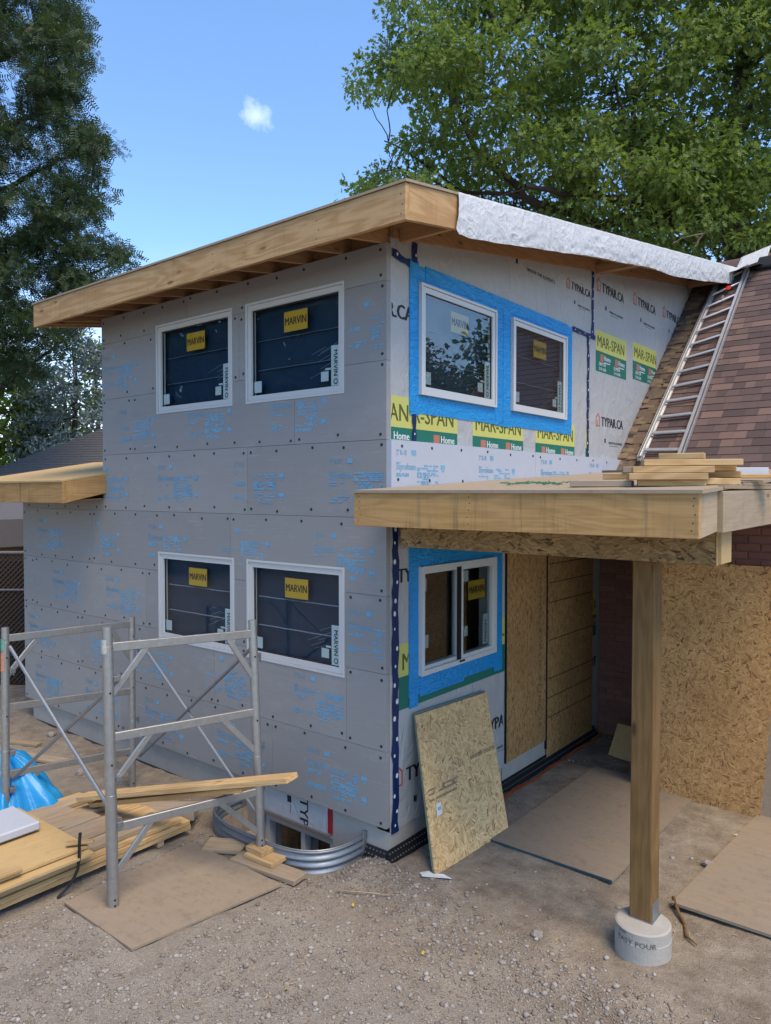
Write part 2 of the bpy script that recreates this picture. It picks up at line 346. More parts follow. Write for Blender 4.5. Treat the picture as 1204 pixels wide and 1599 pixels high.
M_['yellow'] = plain('yellow_print', (.50, .49, .13), .6, var=.06, bump=.05); M_['green'] = plain('green_print', (.015, .14, .10), .55, var=.1, bump=.05)
M_['whiteink'] = plain('white_ink', (.62, .64, .62), .6, var=.08, bump=0); M_['home_red'] = plain('brick_red_print', (.42, .15, .10), .6, bump=0)
M_['pvc'] = plain('white_vinyl', (.52, .53, .525), .35, var=.03, bump=.02, spec=.5)
M_['blackrub'] = plain('black_rubber', (.012, .012, .014), .5, bump=0); M_['fast'] = plain('dark_fastener', (.02, .028, .03), .45, bump=0)
M_['glass'] = glass('window_glass', (.92, .95, .96), .02); M_['reflect_back'] = plain('reflection_tinted_membrane', (.035, .042, .065), .5, var=.3, bump=.2); M_['navy'] = plain('navy_membrane', (.010, .030, .060), .5, var=.3, bump=.2)  # blue-grey pane reflection is put into the backing colour of the wrapped-wall windows
M_['glass_dim'] = glass('window_glass_bare', (.82, .87, .88), .085)
M_['film'] = plain('plastic_film', (.20, .24, .30), .3, var=.2); M_['brownin'] = plain('brown_interior', (.07, .035, .03), .7, var=.3)
M_['sticker'] = plain('yellow_sticker', (.62, .36, .03), .5, var=.05, bump=0); M_['paper'] = plain('pale_paper', (.55, .62, .60), .6, var=.06, bump=0)
def membrane():
    t = NT('blue_flashing_membrane'); v = t.obj; a = t.noise(t.map(v, (1, 1, 2.2)), 7, 5, .6, 1.5); b = t.noise(v, 2, 3)
    w = t.noise(t.map(v, (1, 3, 12)), 1.5, 3, .5, 2.0)
    col = t.mix(b, (.008, .21, .52), (.014, .28, .62))
    fo = t.math('POWER', t.math('SUBTRACT', 1.0, t.math('ABSOLUTE', t.math('SUBTRACT', t.math('MULTIPLY', t.noise(t.map(v, (1, 2, 5)), 2.2, 2, .5, 1.5), 2.0), 1.0))), 14.0)
    return t.done(col, .38, t.bump(fo, .5, .012, t.bump(w, .3, .02, t.bump(a, .35, .02))), None, .45)
M_['membrane'] = membrane()
M_['tape'] = plain('navy_tape', (.008, .022, .09), .4, var=.3)
M_['concrete'] = concrete('poured_concrete'); M_['footing'] = concrete('pale_concrete', (.41, .39, .35))
M_['fascia'] = wood('fascia_lumber', (.52, .32, .135), (.38, .21, .08), .7, stain=.35)
M_['fascia_new'] = wood('new_fascia_lumber', (.53, .34, .165), (.39, .225, .095), 1.1, stain=.25)
M_['fascia_w'] = wood('weathered_fascia', (.53, .315, .115), (.38, .205, .065), .7, stain=.8, grey=.15)
M_['fascia_grey'] = wood('grey_fascia', (.44, .33, .20), (.33, .235, .135), .6, stain=.6, grey=.4)
M_['rafter'] = wood('rafter_lumber', (.42, .25, .12), (.30, .16, .07), .6)
M_['pine'] = wood('pine_board', (.55, .385, .195), (.42, .265, .115), 1.0)
M_['pine_w'] = wood('weathered_pine', (.44, .325, .195), (.31, .215, .125), .7, grey=.5)
M_['endgrain'] = wood('end_grain', (.40, .27, .15), (.28, .17, .08), .4, knots=False)
M_['post'] = wood('treated_post', (.215, .125, .047), (.145, .082, .03), .8)
def ply(name, c, grey, dirt=.4, g2=(.30, .26, .215)):
    t = NT(name); v = t.shifted(); f = t.noise(t.map(v, (2, 26, 26)), 1.0, 4, .65, .6); b = t.noise(v, 2.4, 6, .65); s = t.noise(v, 14, 5, .7)
    w = t.math('SINE', t.math('MULTIPLY', t.noise(t.map(v, (.9, 3.5, 3.5)), 1.0, 3, .5, .7), 50.0))
    col = t.mix(f, c, tuple(x*.78 for x in c)); col = t.mix(t.math('MULTIPLY', t.ramp(w, [(.0, 0.0), (1.0, 1.0)]), .12), col, tuple(x*.5 for x in c))
    col = t.mix(t.math('MULTIPLY', t.ramp(b, [(.3, 0.0), (.65, 1.0)]), grey), col, g2)
    col = t.mix(t.math('MULTIPLY', t.ramp(s, [(.52, 0.0), (.72, 1.0)]), dirt), col, (.16, .125, .09))
    return t.done(col, .85, t.bump(f, .15, .002), None, .2)
M_['ply_dirty'] = ply('dirty_plywood', (.30, .235, .165), .5, .55, (.235, .20, .16)); M_['ply_new'] = ply('plywood', (.52, .36, .16), .15, .22, (.45, .36, .25)); M_['ply_deck'] = ply('weathered_plywood', (.38, .29, .19), .5, .4)
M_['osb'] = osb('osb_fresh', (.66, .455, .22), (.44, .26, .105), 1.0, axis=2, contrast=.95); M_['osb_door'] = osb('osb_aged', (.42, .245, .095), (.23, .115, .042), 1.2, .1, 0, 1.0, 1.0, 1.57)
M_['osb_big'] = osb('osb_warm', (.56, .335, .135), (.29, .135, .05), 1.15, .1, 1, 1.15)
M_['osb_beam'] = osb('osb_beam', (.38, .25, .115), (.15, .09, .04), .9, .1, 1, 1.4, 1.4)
def metal(name, c, rough, var=.3):
    t = NT(name); v = t.obj; a = t.noise(v, 25, 6, .7); b = t.noise(t.map(v, (1, 1, .25)), 6, 4, .6)
    col = t.mix(a, tuple(x*(1-var) for x in c), c); col = t.mix(t.math('MULTIPLY', t.ramp(b, [(.5, 0.0), (.75, 1.0)]), .4), col, (.30, .27, .23))
    return t.done(col, t.math('ADD', t.math('MULTIPLY', b, .25), rough-.1), t.bump(a, .08, .002), .8, .5)
M_['alu'] = metal('scuffed_aluminium', (.47, .47, .46), .42, .45); M_['ladder'] = metal('bright_aluminium', (.66, .66, .66), .42, .2); M_['galv'] = metal('galvanised_steel', (.34, .365, .39), .50, .35); M_['steel'] = metal('dull_steel', (.32, .33, .34), .45)

# ================================================================== GROUND
WELL_C, WELL_A, WELL_B = (-0.985, 0.06), 0.735, 0.60
def well_xy(t, grow=0.0):
    c, s = math.cos(t), math.sin(t); e = .62
    return (WELL_C[0]+(WELL_A+grow)*math.copysign(abs(c)**e, c), WELL_C[1]-(WELL_B+grow)*abs(s)**e)
def ground_h(x, y):
    h = -0.27+0.018*noise.noise(Vector((x*.9, y*.9, 0)))+0.014*noise.noise(Vector((x*3.1, y*3.1, 4)))
    if -8 < x < 5 and -5 < y < 5: h += 0.010*noise.noise(Vector((x*9, y*9, 8)))
    h += 0.05*math.exp(-((x+0.05)**2+(y+0.12)**2)/.03)                       # spoil heaped at the house corner
    h += 0.03*math.exp(-((x+2.6)**2+(y+0.25)**2)/.2)
    d = (abs((x-WELL_C[0])/(WELL_A-.03))**3.2+abs((y-WELL_C[1])/(WELL_B-.03))**3.2)
    h -= .03*math.exp(-(max(0, d**.5-1)**2)/.2) if y < .1 else 0
    if d < 1 and y < .2: h = -0.86
    if -5.7 < x < -.2 and .12 < y < 7.8: h = -1.1
    return h
def ground_material():
    t = NT('dirt_and_gravel'); v = t.obj
    big = t.noise(v, .9, 5, .6); mid = t.noise(v, 6, 6, .65); fine = t.noise(v, 60, 5, .7); grit = t.vor(v, 95)
    col = t.mix(t.ramp(mid, [(.3, 0.0), (.7, 1.0)]), (.19, .152, .112), (.345, .295, .228))
    sep = t.n('ShaderNodeSeparateXYZ'); t.set(sep.inputs[0], v)
    # stony fill in front of the house, bare trodden earth against it
    g = t.ramp(t.math('SUBTRACT', t.math('ADD', t.math('MULTIPLY', big, 1.6), -1.05), sep.outputs['Y']), [(.0, 0.0), (.75, 1.0)])
    gravel = t.mix(t.ramp(grit, [(.1, 0.0), (.6, 1.0)]), (.39, .362, .322), (.245, .222, .192))
    col = t.mix(t.math('MULTIPLY', g, .6), col, gravel)
    col = t.mix(t.math('MULTIPLY', t.ramp(fine, [(.5, 0.0), (.75, 1.0)]), .45), col, (.10, .075, .052))
    fl = t.noise(t.map(v, (1, 1.6, 1)), 32, 3, .6); col = t.mix(t.math('MULTIPLY', t.ramp(fl, [(.62, 0.0), (.70, 1.0)]), .55), col, (.42, .345, .26))
    dk = t.noise(v, 2.3, 5, .65); col = t.mix(t.math('MULTIPLY', t.ramp(dk, [(.55, 0.0), (.75, 1.0)]), .55), col, (.12, .088, .06))
    return t.done(col, .95, t.bump(grit, .5, .008, t.bump(fine, .8, .014, t.bump(mid, .6, .04))), None, .15)
M_['ground'] = ground_material()
def lines(a, b, st, extra):
    l = list(np.arange(a, b, st))+[b]
    for e in extra: l += list(np.arange(*e))
    return sorted({round(float(q), 4) for q in l})
far = [10, 14, 20, 30, 50, 90, 160, 260]
gx = [-9-f for f in far[::-1]]+lines(-9, 6, .07, [(-1.8, -.16, .02)])+[6+f for f in far]
gy = [-6-f for f in far[::-1]]+lines(-6, 5, .07, [(-.66, .12, .02)])+[5+f for f in far]
GV = np.array([(x, y, ground_h(x, y)) for y in gy for x in gx]); nx = len(gx)
ii, jj = np.meshgrid(np.arange(len(gx)-1), np.arange(len(gy)-1)); a0 = (jj*nx+ii).ravel()
tag(fast_mesh('ground', GV, np.stack([a0, a0+1, a0+nx+1, a0+nx], 1), M_['ground'], smooth=True), kind='structure')

# ================================================================== HOUSE ADDITION
house = empty('house_addition', (-2.0, 3.0, -0.27), 'two-storey house addition under construction, clad in grey foam boards and white wrap', 'house')
WIN_F = [(-3.025, 3.435), (-1.637, 3.435), (-3.015, 1.125), (-1.637, 1.125)]      # lower left corners, windows in the foam wall
WW, WH = 1.205, 0.905
holes_f = [(u, u+WW, v, v+WH) for u, v in WIN_F]
WIN_W = [(0.405, 3.43), (1.918, 3.43), (0.41, 1.128)]
holes_w = [(u, u+WW, v, v+WH) for u, v in WIN_W]
SL = 1/6.0
# walls behind the cladding
m = MB(); slab(m, FOAM, -4.05, -0.02, .003, 4.57, -.16, -.052, holes_f); m.build('sheathing', M_['wrap'], house)
m = MB(); slab(m, FOAM, -5.96, -4.05, .003, 2.5, -.16, -.052); m.build('sheathing', M_['wrap'], house)
m = MB(); slab(m, WRAP, .05, 8.2, -.045, 9.0, -.13, 0, holes_w, top=lambda u: 4.60+SL*u, lines=np.arange(.3, 8.2, .4)); m.build('house_wrap', M_['wrap'], house)
m = MB().box(-4.05, -3.95, .16, 8, -.2, 4.9).box(-5.96, -5.86, .16, 3, -.2, 2.5).box(-5.9, -4.0, 2.9, 3.0, -.2, 2.5).box(-4, -.14, 7.9, 8, -.2, 5.8)
m.build('rear_wall', M_['wrap'], house)
m = MB().box(-3.94, -.14, .17, 7.9, 2.46, 2.62).box(-5.85, -.14, .17, 7.9, -.1, 0); m.build('floor_platform', M_['ply_dirty'], house)
# foundation
m = MB(); slab(m, FOAM, -5.86, -.004, -1.1, -.002, -.28, -.05, [(-1.48, -.615, -.80, -.28)]); m.build('foundation_wall', M_['concrete'], house)
m = MB(); slab(m, WRAP, .052, 4.3, -1.1, -.047, -.25, -.008); m.build('foundation_wall', M_['concrete'], house)
m = MB(); slab(m, WRAP, 1.80, 4.05, -1.0, -.012, -.006, .002); m.build('foundation_wall', M_['concrete'], house)
# foam boards, course by course
COURSE = {0: [-5.97, -3.74, -1.30, 0], 1: [-5.97, -4.59, -2.11, -.416, 0], 2: [-5.97, -5.68, -3.24, -.80, 0], 3: [-5.97, -4.30, -1.862, 0],
          4: [-4.06, -1.62, 0], 5: [-4.06, -3.465, -1.008, 0], 6: [-4.06, -1.73, 0], 7: [-4.06, -2.50, 0]}
BANDH = 0.6096
def washer_mesh():
    vs = []; n = 10
    for r, w in ((.0125, 0.0), (.0120, .003), (.006, .0045)): vs += [(r*math.cos(2*math.pi*k/n), -w, r*math.sin(2*math.pi*k/n)) for k in range(n)]
    fs = [(i*n+k, i*n+(k+1) % n, (i+1)*n+(k+1) % n, (i+1)*n+k) for i in (0, 1) for k in range(n)]+[tuple(2*n+k for k in range(n))]
    me = bpy.data.meshes.new('fastener'); me.from_pydata(vs, [], fs); me.materials.append(M_['fast']); return me
def loose(m):
    """split a builder into its connected pieces, largest first"""
    par = list(range(len(m.v)))
    def fd(i):
        while par[i] != i: par[i] = par[par[i]]; i = par[i]
        return i
    for f in m.f:
        for i in f[1:]: par[fd(i)] = fd(f[0])
    out = {}
    for f in m.f:
        mb, ix = out.setdefault(fd(f[0]), (MB(), {}))
        for i in f:
            if i not in ix: ix[i] = len(mb.v); mb.v.append(m.v[i])
        mb.f.append(tuple(ix[i] for i in f))
    return sorted((o[0] for o in out.values()), key=lambda q: -len(q.v))
WASH = washer_mesh(); RZ = Matrix.Rotation(math.pi/2, 4, 'Z')
def in_hole(u, v, hs, pad=.03): return any(h[0]-pad < u < h[1]+pad and h[2]-pad < v < h[3]+pad for h in hs)
def fasten(bo, fr, u, v, w):
    F = Matrix.Translation(fr(u, v, w)) @ (RZ if fr is WRAP else Matrix.Identity(4)); link_mesh('fastener', WASH, F, bo)
def fine_print(m, fr, u, v, w, h, off, r, hs, lim):
    """a block of small printed lines"""
    y = v+h
    while y > v:
        x = u
        while x < u+w:
            l = r.uniform(.02, .09); l = min(l, u+w-x)
            if r.random() < .68 and lim[0] < x and x+l < lim[1] and not in_hole(x, y, hs, .012) and not in_hole(x+l, y, hs, .012): patch(m, fr, x, x+l, y-.012, y, off-.0008, off)
            x += l+r.uniform(.006, .02)
        y -= r.choice((.014, .016, .022))
def board_print(m, fr, u, z, off, r, hs, lim):
    def ok(a, b, y): return lim[0]+.01 < a and b < lim[1]-.01 and not in_hole(a, y, hs, .02) and not in_hole(b, y, hs, .02) and not in_hole((a+b)/2, y, hs, .02)
    if ok(u, u+.13, z+.45): letter(m, fr, '2" R-10', u, z+.43, .045, .13, off, .012)
    if ok(u+.19, u+.25, z+.46): patch(m, fr, u+.195, u+.255, z+.435, z+.475, off-.001, off)
    if ok(u, u+.05, z+.37): letter(m, fr, 'brand', u, z+.365, .014, .05, off, .01)
    if ok(u, u+.25, z+.33): letter(m, fr, 'Styrofoam', u, z+.30, .07, .25, off, .018)
    fine_print(m, fr, u, z+.26, .16, .03, off, r, hs, lim); fine_print(m, fr, u, z+.13, .22, .045, off, r, hs, lim)
    fine_print(m, fr, u+.27, z+.15, .30, .21, off, r, hs, lim); fine_print(m, fr, u+.30, z+.10, .2, .03, off, r, hs, lim)
    for dy in (.16, .33):
        if ok(u+.60, u+.67, z+dy): patch(m, fr, u+.605, u+.665, z+dy, z+dy+.035, off-.001, off); patch(m, fr, u+.62, u+.655, z+dy-.02, z+dy-.008, off-.001, off)
pr = random.Random(3)
PRINT0 = {0: -.86, 1: -1.02, 2: -.40, 3: -.78, 4: -.60, 5: -1.30, 6: -.42, 7: -.9}
for k, xs in COURSE.items():
    z0, z1 = k*BANDH, min((k+1)*BANDH, 4.556)
    for a, b in zip(xs[:-1], xs[1:]):
        m = MB(); slab(m, FOAM, a+.0015, b-(.0015 if b < 0 else 0), z0+.0015, z1-.0015, -.05, pr.uniform(-.0012, .0012), holes_f)
        bo = None
        for piece in loose(m): o_ = piece.build('foam_board', M_['foam'], house); bo = bo or o_
        for zz in (z0+.045, z1-.045):
            if k == 7 and zz > 4.5: zz = 4.51
            L = b-a; n = max(2, int(round(L/.44))+1)
            for i in range(n):
                u = a+.05+(L-.1)*i/(n-1)+(pr.uniform(-.05, .05) if 0 < i < n-1 else pr.uniform(-.012, .012)); v = zz+pr.uniform(-.014, .014)
                if not in_hole(u, v, holes_f): fasten(bo, FOAM, u, v, .001)
        if k < 7:
            u = PRINT0[k]
            while u > -6:
                m = MB()
                if a-.7 < u < b: board_print(m, FOAM, u, z0, .0028, pr, holes_f, (a, b))
                if m.v: tag(m.build('printed_block', M_['print_blue'], bo, fix=False), kind='stuff')
                u -= 1.205
m = MB(); slab(m, FOAM, -5.97, -4.063, 2.44, 2.56, -.05, 0); lowb = m.build('foam_board', M_['foam'], house)
for zz in (2.47,):
    for u in (-5.8, -5.3, -4.9, -4.6, -4.2): fasten(lowb, FOAM, u, zz, .001)
# foam strip above the porch roof
for a, b in ((-.001, 2.36), (2.363, 4.75)):
    m = MB(); slab(m, WRAP, a, b, 2.60, 3.046, .0005, .05); bo = m.build('foam_board', M_['foam_light'], house)
    for zz in (3.0, 2.735+.02*(a > 1)):
        for i in range(6):
            u = a+.1+i*.44
            if u < b-.02: fasten(bo, WRAP, u+pr.uniform(-.04, .04), zz+pr.uniform(-.01, .01), .05)
    for u in ((.06, 1.27) if a < 1 else (2.48, 3.7)):
        m = MB(); board_print(m, WRAP, u, 2.50, .052, pr, [], (a, b)); tag(m.build('printed_block', M_['print_blue'], bo, fix=False), kind='stuff')

# ---- windows
def ring(m, fr, u0, u1, v0, v1, t, w0, w1): slab(m, fr, u0, u1, v0, v1, w0, w1, [(u0+t, u1-t, v0+t, v1-t)])
def stickers(win, fr, u, v, wp, box, lab=True, text='MARVIN'):
    m = MB(); patch(m, fr, u+box[0], u+box[1], v+box[2], v+box[3], wp-.005, wp-.004); st = m.build('sticker', M_['sticker'], win)
    bw, bh = box[1]-box[0], box[3]-box[2]
    m = MB(); letter(m, fr, text, u+box[0]+bw*.05, v+box[2]+bh*.32, bh*.38, bw*.9, wp-.0025, .03)
    if lab:
        letter(m, fr, text, u+1.055, v+.37, .042, .21, wp-.0025, .03, rot=3)
        A = [fr(u+1.076+.024*math.cos(t*math.pi/6), v+.115+.024*math.sin(t*math.pi/6), wp-.0025) for t in range(12)]; B = [fr(u+1.076+.016*math.cos(t*math.pi/6), v+.115+.016*math.sin(t*math.pi/6), wp-.0025) for t in range(12)]
        m.add(A+B, [(i, (i+1) % 12, 12+(i+1) % 12, 12+i) for i in range(12)])
    m.build('sticker_lettering', M_['ink'], win, fix=False)
    if lab:
        m = MB(); patch(m, fr, u+1.026, u+1.125, v+.07, v+.41, wp-.005, wp-.004); patch(m, fr, u+.068, u+.175, v+.098, v+.2, wp-.005, wp-.004)
        patch(m, fr, u+.91, u+.995, v+.125, v+.205, wp-.005, wp-.004); patch(m, fr, u+.96, u+1.02, v+.215, v+.232, wp-.005, wp-.004)
        m.build('paper_label', M_['paper'], win)
def fixed_window(fr, u, v, wf, wp, back, gl='glass'):
    m = MB(); ring(m, fr, u+.002, u+WW-.002, v+.002, v+WH-.002,   .021, -.13, wf); win = m.build('window', M_['pvc'], house)
    m = MB(); ring(m, fr, u+.026, u+WW-.026, v+.026, v+WH-.026, .045, wp-.03, wf-.012); m.build('sash', M_['pvc'], win)
    m = MB(); ring(m, fr, u+.071, u+WW-.071, v+.071, v+WH-.071, .006, wp-.01, wp+.004); m.build('gasket', M_['blackrub'], win)
    m = MB(); slab(m, fr, u+.07, u+WW-.07, v+.07, v+WH-.07, wp-.003, wp); m.build('pane', M_[gl], win)
    stickers(win, fr, u, v, wp, (.468, .752, .592, .765))
    m = MB(); slab(m, fr, u+.02, u+WW-.02, v+.02, v+WH-.02, wp-.075, wp-.065); m.build('interior_membrane', M_[back], win)
    m = MB()
    for k in (.30, .56):
        for j in range(12):
            a, b = u+.08+j*.087, u+.08+(j+1)*.087; s = .0012*math.sin(j*1.7+k*9+u*3); s2 = .0012*math.sin((j+1)*1.7+k*9+u*3)
            m.add([fr(a, v+k+s, wp-.04), fr(b, v+k+s2, wp-.04), fr(b, v+k+s2+.008, wp-.05), fr(a, v+k+s+.008, wp-.05)], [(0, 1, 2, 3)])
    for j in range(7):
        a = u+.72+pr.uniform(0, .25); b = v+.1+pr.uniform(0, .28); l = pr.uniform(.06, .2)
        m.add([fr(a, b, wp-.03), fr(a+l, b+l*.35, wp-.04), fr(a+l, b+l*.35+.004, wp-.04), fr(a, b+.003, wp-.03)], [(0, 1, 2, 3)])
    m.build('film_fold', M_['film'], win, fix=False)
    return win
for (u, v) in WIN_F: fixed_window(FOAM, u, v, .006, -.03, 'navy')
for (u, v) in WIN_W[:2]: fixed_window(WRAP, u, v, .04, .012, 'reflect_back', 'glass_dim')
# sliding window under the porch
u, v = WIN_W[2]; m = MB(); ring(m, WRAP, u+.002, u+WW-.002, v+.002, v+WH-.002, .04, -.13, .045); sw = m.build('window', M_['pvc'], house)
m = MB(); ring(m, WRAP, u+.60, u+WW-.04, v+.04, v+WH-.04, .035, -.02, .035); m.build('sash', M_['pvc'], sw)
m = MB(); ring(m, WRAP, u+.04, u+.62, v+.04, v+WH-.04, .03, -.05, .012); m.build('sash', M_['pvc'], sw)
m = MB(); slab(m, WRAP, u+.565, u+.597, v+.035, v+WH-.035, .013, .040); patch(m, WRAP, u+.56, u+.64, v+.02, v+.035, .03, .052); m.build('screen_edge', M_['blackrub'], sw)
m = MB(); slab(m, WRAP, u+.634, u+WW-.074, v+.074, v+WH-.074, .005, .008); m.build('pane', M_['glass_dim'], sw)
m = MB(); slab(m, WRAP, u+.069, u+.591, v+.069, v+WH-.069, -.03, -.027); m.build('pane', M_['glass_dim'], sw)
stickers(sw, WRAP, u, v, .005, (.766, 1.054, .537, .71), False)
m = MB(); patch(m, WRAP, u+1.02, u+1.10, v+.10, v+.38, 0, .001); patch(m, WRAP, u+.665, u+.77, v+.71, v+.81, 0, .001); patch(m, WRAP, u+.08, u+.17, v+.68, v+.79, -.034, -.033); patch(m, WRAP, u+.70, u+.76, v+.22, v+.31, 0, .001)
patch(m, WRAP, u+.11, u+.2, v+.2, v+.31, -.034, -.033)
m.build('paper_label', M_['paper'], sw)
m = MB(); letter(m, WRAP, 'MARVIN', u+1.085, v+.12, .035, .2, .003, .03, rot=1); m.build('sticker_lettering', M_['ink'], sw, fix=False)
m = MB(); slab(m, WRAP, u+.02, u+WW-.02, v+.02, v+WH-.02, -.5, -.49); m.build('interior_membrane', M_['brownin'], sw)
# basement window
m = MB(); fr = FOAM; b0, b1, c0, c1 = -1.475, -.62, -.795, -.285
slab(m, fr, b0, b1, c0, c1, -.2, -.075, [(b0+.05, b0+.455, c0+.05, c1-.06), (b0+.50, b1-.05, c0+.05, c1-.06)]); bw = m.build('window', M_['pvc'], house)
m = MB(); slab(m, fr, b0+.04, b1-.04, c0+.04, c1-.05, -.15, -.147); m.build('pane', M_['glass_dim'], bw)
m = MB(); slab(m, fr, b0, b1, c0, c1, -.5, -.49); m.build('interior_membrane', M_['navy'], bw)
m = MB(); patch(m, fr, b0+.03, b1-.02, c1+.004, c1+.035, -.08, -.028); m.build('drip_cap', M_['alu'], bw)
m = MB().box(b0+.46, b0+.49, .22, .26, c0, c1-.02).box(b1-.25, b1-.17, .3, .33, c0, c1-.1); m.build('interior_post', M_['paper'], bw)
m = MB(); slab(m, fr, -1.46, -.62, -.248, -.004, -.05, -.046); m.build('house_wrap', M_['wrap_low'], house)
m = MB(); letter(m, fr, 'TYPAR', -1.0, -.02, .10, .42, -.0445, .03, rot=3, clip=(-1.4, -.63, -.245, -.006)); patch(m, fr, -1.16, -1.11, -.10, -.04, -.046, -.0445); patch(m, fr, -1.125, -1.12, -.19, -.115, -.046, -.0445)
m.build('printed_lettering', M_['ink'], house, fix=False)
m = MB(); patch(m, fr, -.665, -.612, -.235, -.004, -.046, -.040); m.build('red_tape', plain('red_tape', (.30, .02, .025), .4), house)

# ---- prints and tapes on the house wrap
def logo(u, v, s=1.0, clip=None, sub=True, low=False):
    """house outline + web address, about 0.88 m wide"""
    m = MB(); letter(m, WRAP, 'TYPAR.CA', u+.17*s, v, .115*s, .70*s, .0018, .065, clip=clip)
    if sub and not (clip and u+.27*s < clip[0]):
        m.build('printed_lettering', M_['ink'], house, fix=False); m = MB(); patch(m, WRAP, u+.27*s, u+.31*s, v-.20*s, v-.15*s, .0008, .0018); m.build('printed_mark', M_['ink'], house); m = MB()
        letter(m, WRAP, 'UNDER THE ELEMENTS', u+.40*s, v-.21*s, .028*s, .45*s, .0018, .03, clip=clip); patch(m, WRAP, u+.42*s, u+.7*s, v-.235*s, v-.231*s, .0008, .0018)
    m.build('printed_lettering', M_['ink'], house, fix=False)
    if clip and u < clip[0]: return
    m = MB(); P = [(.0, .0), (.12, .0), (.12, .12), (.06, .17), (.0, .12)]; Q = [(.018, .016), (.102, .016), (.102, .11), (.06, .148), (.018, .11)]
    m.add([WRAP(u+a*s, v-.012+b*s, .0018) for a, b in P+Q], [(i, (i+1) % 5, 5+(i+1) % 5, 5+i) for i in range(5)])
    P = [(.045, .016), (.06, .016), (.06, .08), (.045, .08)]; m.add([WRAP(u+a*s, v-.012+b*s, .0018) for a, b in P], [(0, 1, 2, 3)])
    m.build('printed_emblem', M_['red'], house, fix=False)
for (u, v) in ((3.16, 4.90), (3.98, 5.045), (5.17, 5.12), (6.33, 5.17), (3.99, 3.44), (5.6, 3.9)): 
    if u < 5.5 or v > 5: logo(u, v, .98 if u > 3.9 else .74)
logo(-.52, 4.0, .98, (.062, 2, 0, 9)); logo(-.02, 1.92, .98, (.155, .30, 0, 3), False); logo(.09, .30, 1.0, None); logo(1.30, .37, 1.0, (1.3, 1.82, 0, 2)); logo(3.64, .55, 1.0, (3.875, 4.05, 0, 3), False)
m = MB(); letter(m, WRAP, 'UNDER THE ELEMENTS', 2.25, 4.86, .036, .62, .0018, .03); patch(m, WRAP, 2.02, 2.06, 4.88, 4.94, .0008, .0018); m.build('printed_lettering', M_['ink'], house, fix=False)
def store_panel(u0, u1, vb, base_u, h=.49, phone=True, w=.965):
    """yellow and green printed panel; base_u is where the whole panel would start"""
    m = MB(); patch(m, WRAP, u0, u1, vb+h/2, vb+h, .0004, .0012); m.build('printed_panel', M_['yellow'], house)
    m = MB(); patch(m, WRAP, u0, u1, vb, vb+h/2, .0004, .0013); m.build('printed_panel', M_['green'], house)
    cl = (u0+.002, u1-.002, vb, vb+h)
    m = MB(); letter(m, WRAP, 'MAR-SPAN', base_u+.05, vb+h/2+.05, .135, w-.12, .0022, .02, clip=cl); m.build('printed_lettering', plain('olive_ink', (.09, .10, .02), .6, bump=0) if 'olive' not in M_ else M_['olive'], house, fix=False)
    m = MB()
    for bu in (base_u+.14, base_u+.60):
        if bu+.17 > u0 and bu+.1 < u1:
            letter(m, WRAP, 'Home', bu+.11, vb+h/2-.095, .06, .2, .0022, .03, clip=cl); patch(m, WRAP, max(bu+.11, u0), max(u0, min(bu+.3, u1)), vb+h/2-.125, vb+h/2-.115, .0013, .0022)
            if phone:
                letter(m, WRAP, 'DRAYTON' if bu < base_u+.3 else 'ELMIRA', bu-.04, vb+.075, .042, .20, .0022, .02, clip=cl); letter(m, WRAP, '519-638-', bu-.04, vb+.02, .036, .22, .0022, .02, clip=cl)
    m.build('printed_lettering', M_['whiteink'], house, fix=False)
    m = MB()
    for bu in (base_u+.14, base_u+.60):
        a, b = max(bu, u0), min(bu+.085, u1)
        if b > a+.02: patch(m, WRAP, a, b, vb+h/2-.12, vb+h/2-.03, .0013, .0021)
    if m.v: m.build('printed_emblem', M_['home_red'], house)
M_['olive'] = plain('olive_ink', (.09, .10, .02), .6, bump=0)
store_panel(.055, .355, 2.905, -.62, .49, False); store_panel(.385, .99, 2.905, .03, .49, False); store_panel(1.242, 2.19, 2.905, 1.242, .49, False); store_panel(2.453, 3.398, 2.905, 2.453, .49, False); store_panel(3.70, 3.735, 2.905, 3.70, .49, False)
store_panel(3.97, 4.945, 4.085, 3.97); store_panel(5.175, 6.08, 4.13, 5.175); store_panel(.155, .2845, .90, .155, .53, True); store_panel(1.785, 1.837, .90, 1.365, .53, False)
m = MB(); patch(m, WRAP, .2855, 1.784, .90, .9785, .0004, .0013); m.build('printed_panel', M_['green'], house); store_panel(3.875, 4.04, .92, 3.3, .5, False)
def membrane_panel(u0, u1, v0, v1, hs, extra=()):
    m = MB(); n = 26; us = np.linspace(u0, u1, n)
    slab(m, WRAP, u0, u1, v0, v1, .0025, .0065, hs)
    mo = m.build('flashing_membrane', M_['membrane'], house)
    for i, e in enumerate(extra): m = MB(); slab(m, WRAP, *e, .0066, .0085+.0009*i); m.build('membrane_strip', M_['membrane'], mo)
    return mo
membrane_panel(.285, 3.305, 3.28, 4.47, holes_w[:2], [(.29, .41, 3.26, 4.50), (1.625, 1.765, 3.27, 4.475), (1.77, 1.91, 3.265, 4.47), (.5, 3.2, 4.37, 4.485)])
membrane_panel(.285, 1.78, .98, 2.4, holes_w[2:], [(.29, .408, .885, 2.4), (1.62, 1.775, .93, 2.3), (.43, 1.1, .955, 1.12), (1.1, 1.6, .985, 1.12)])
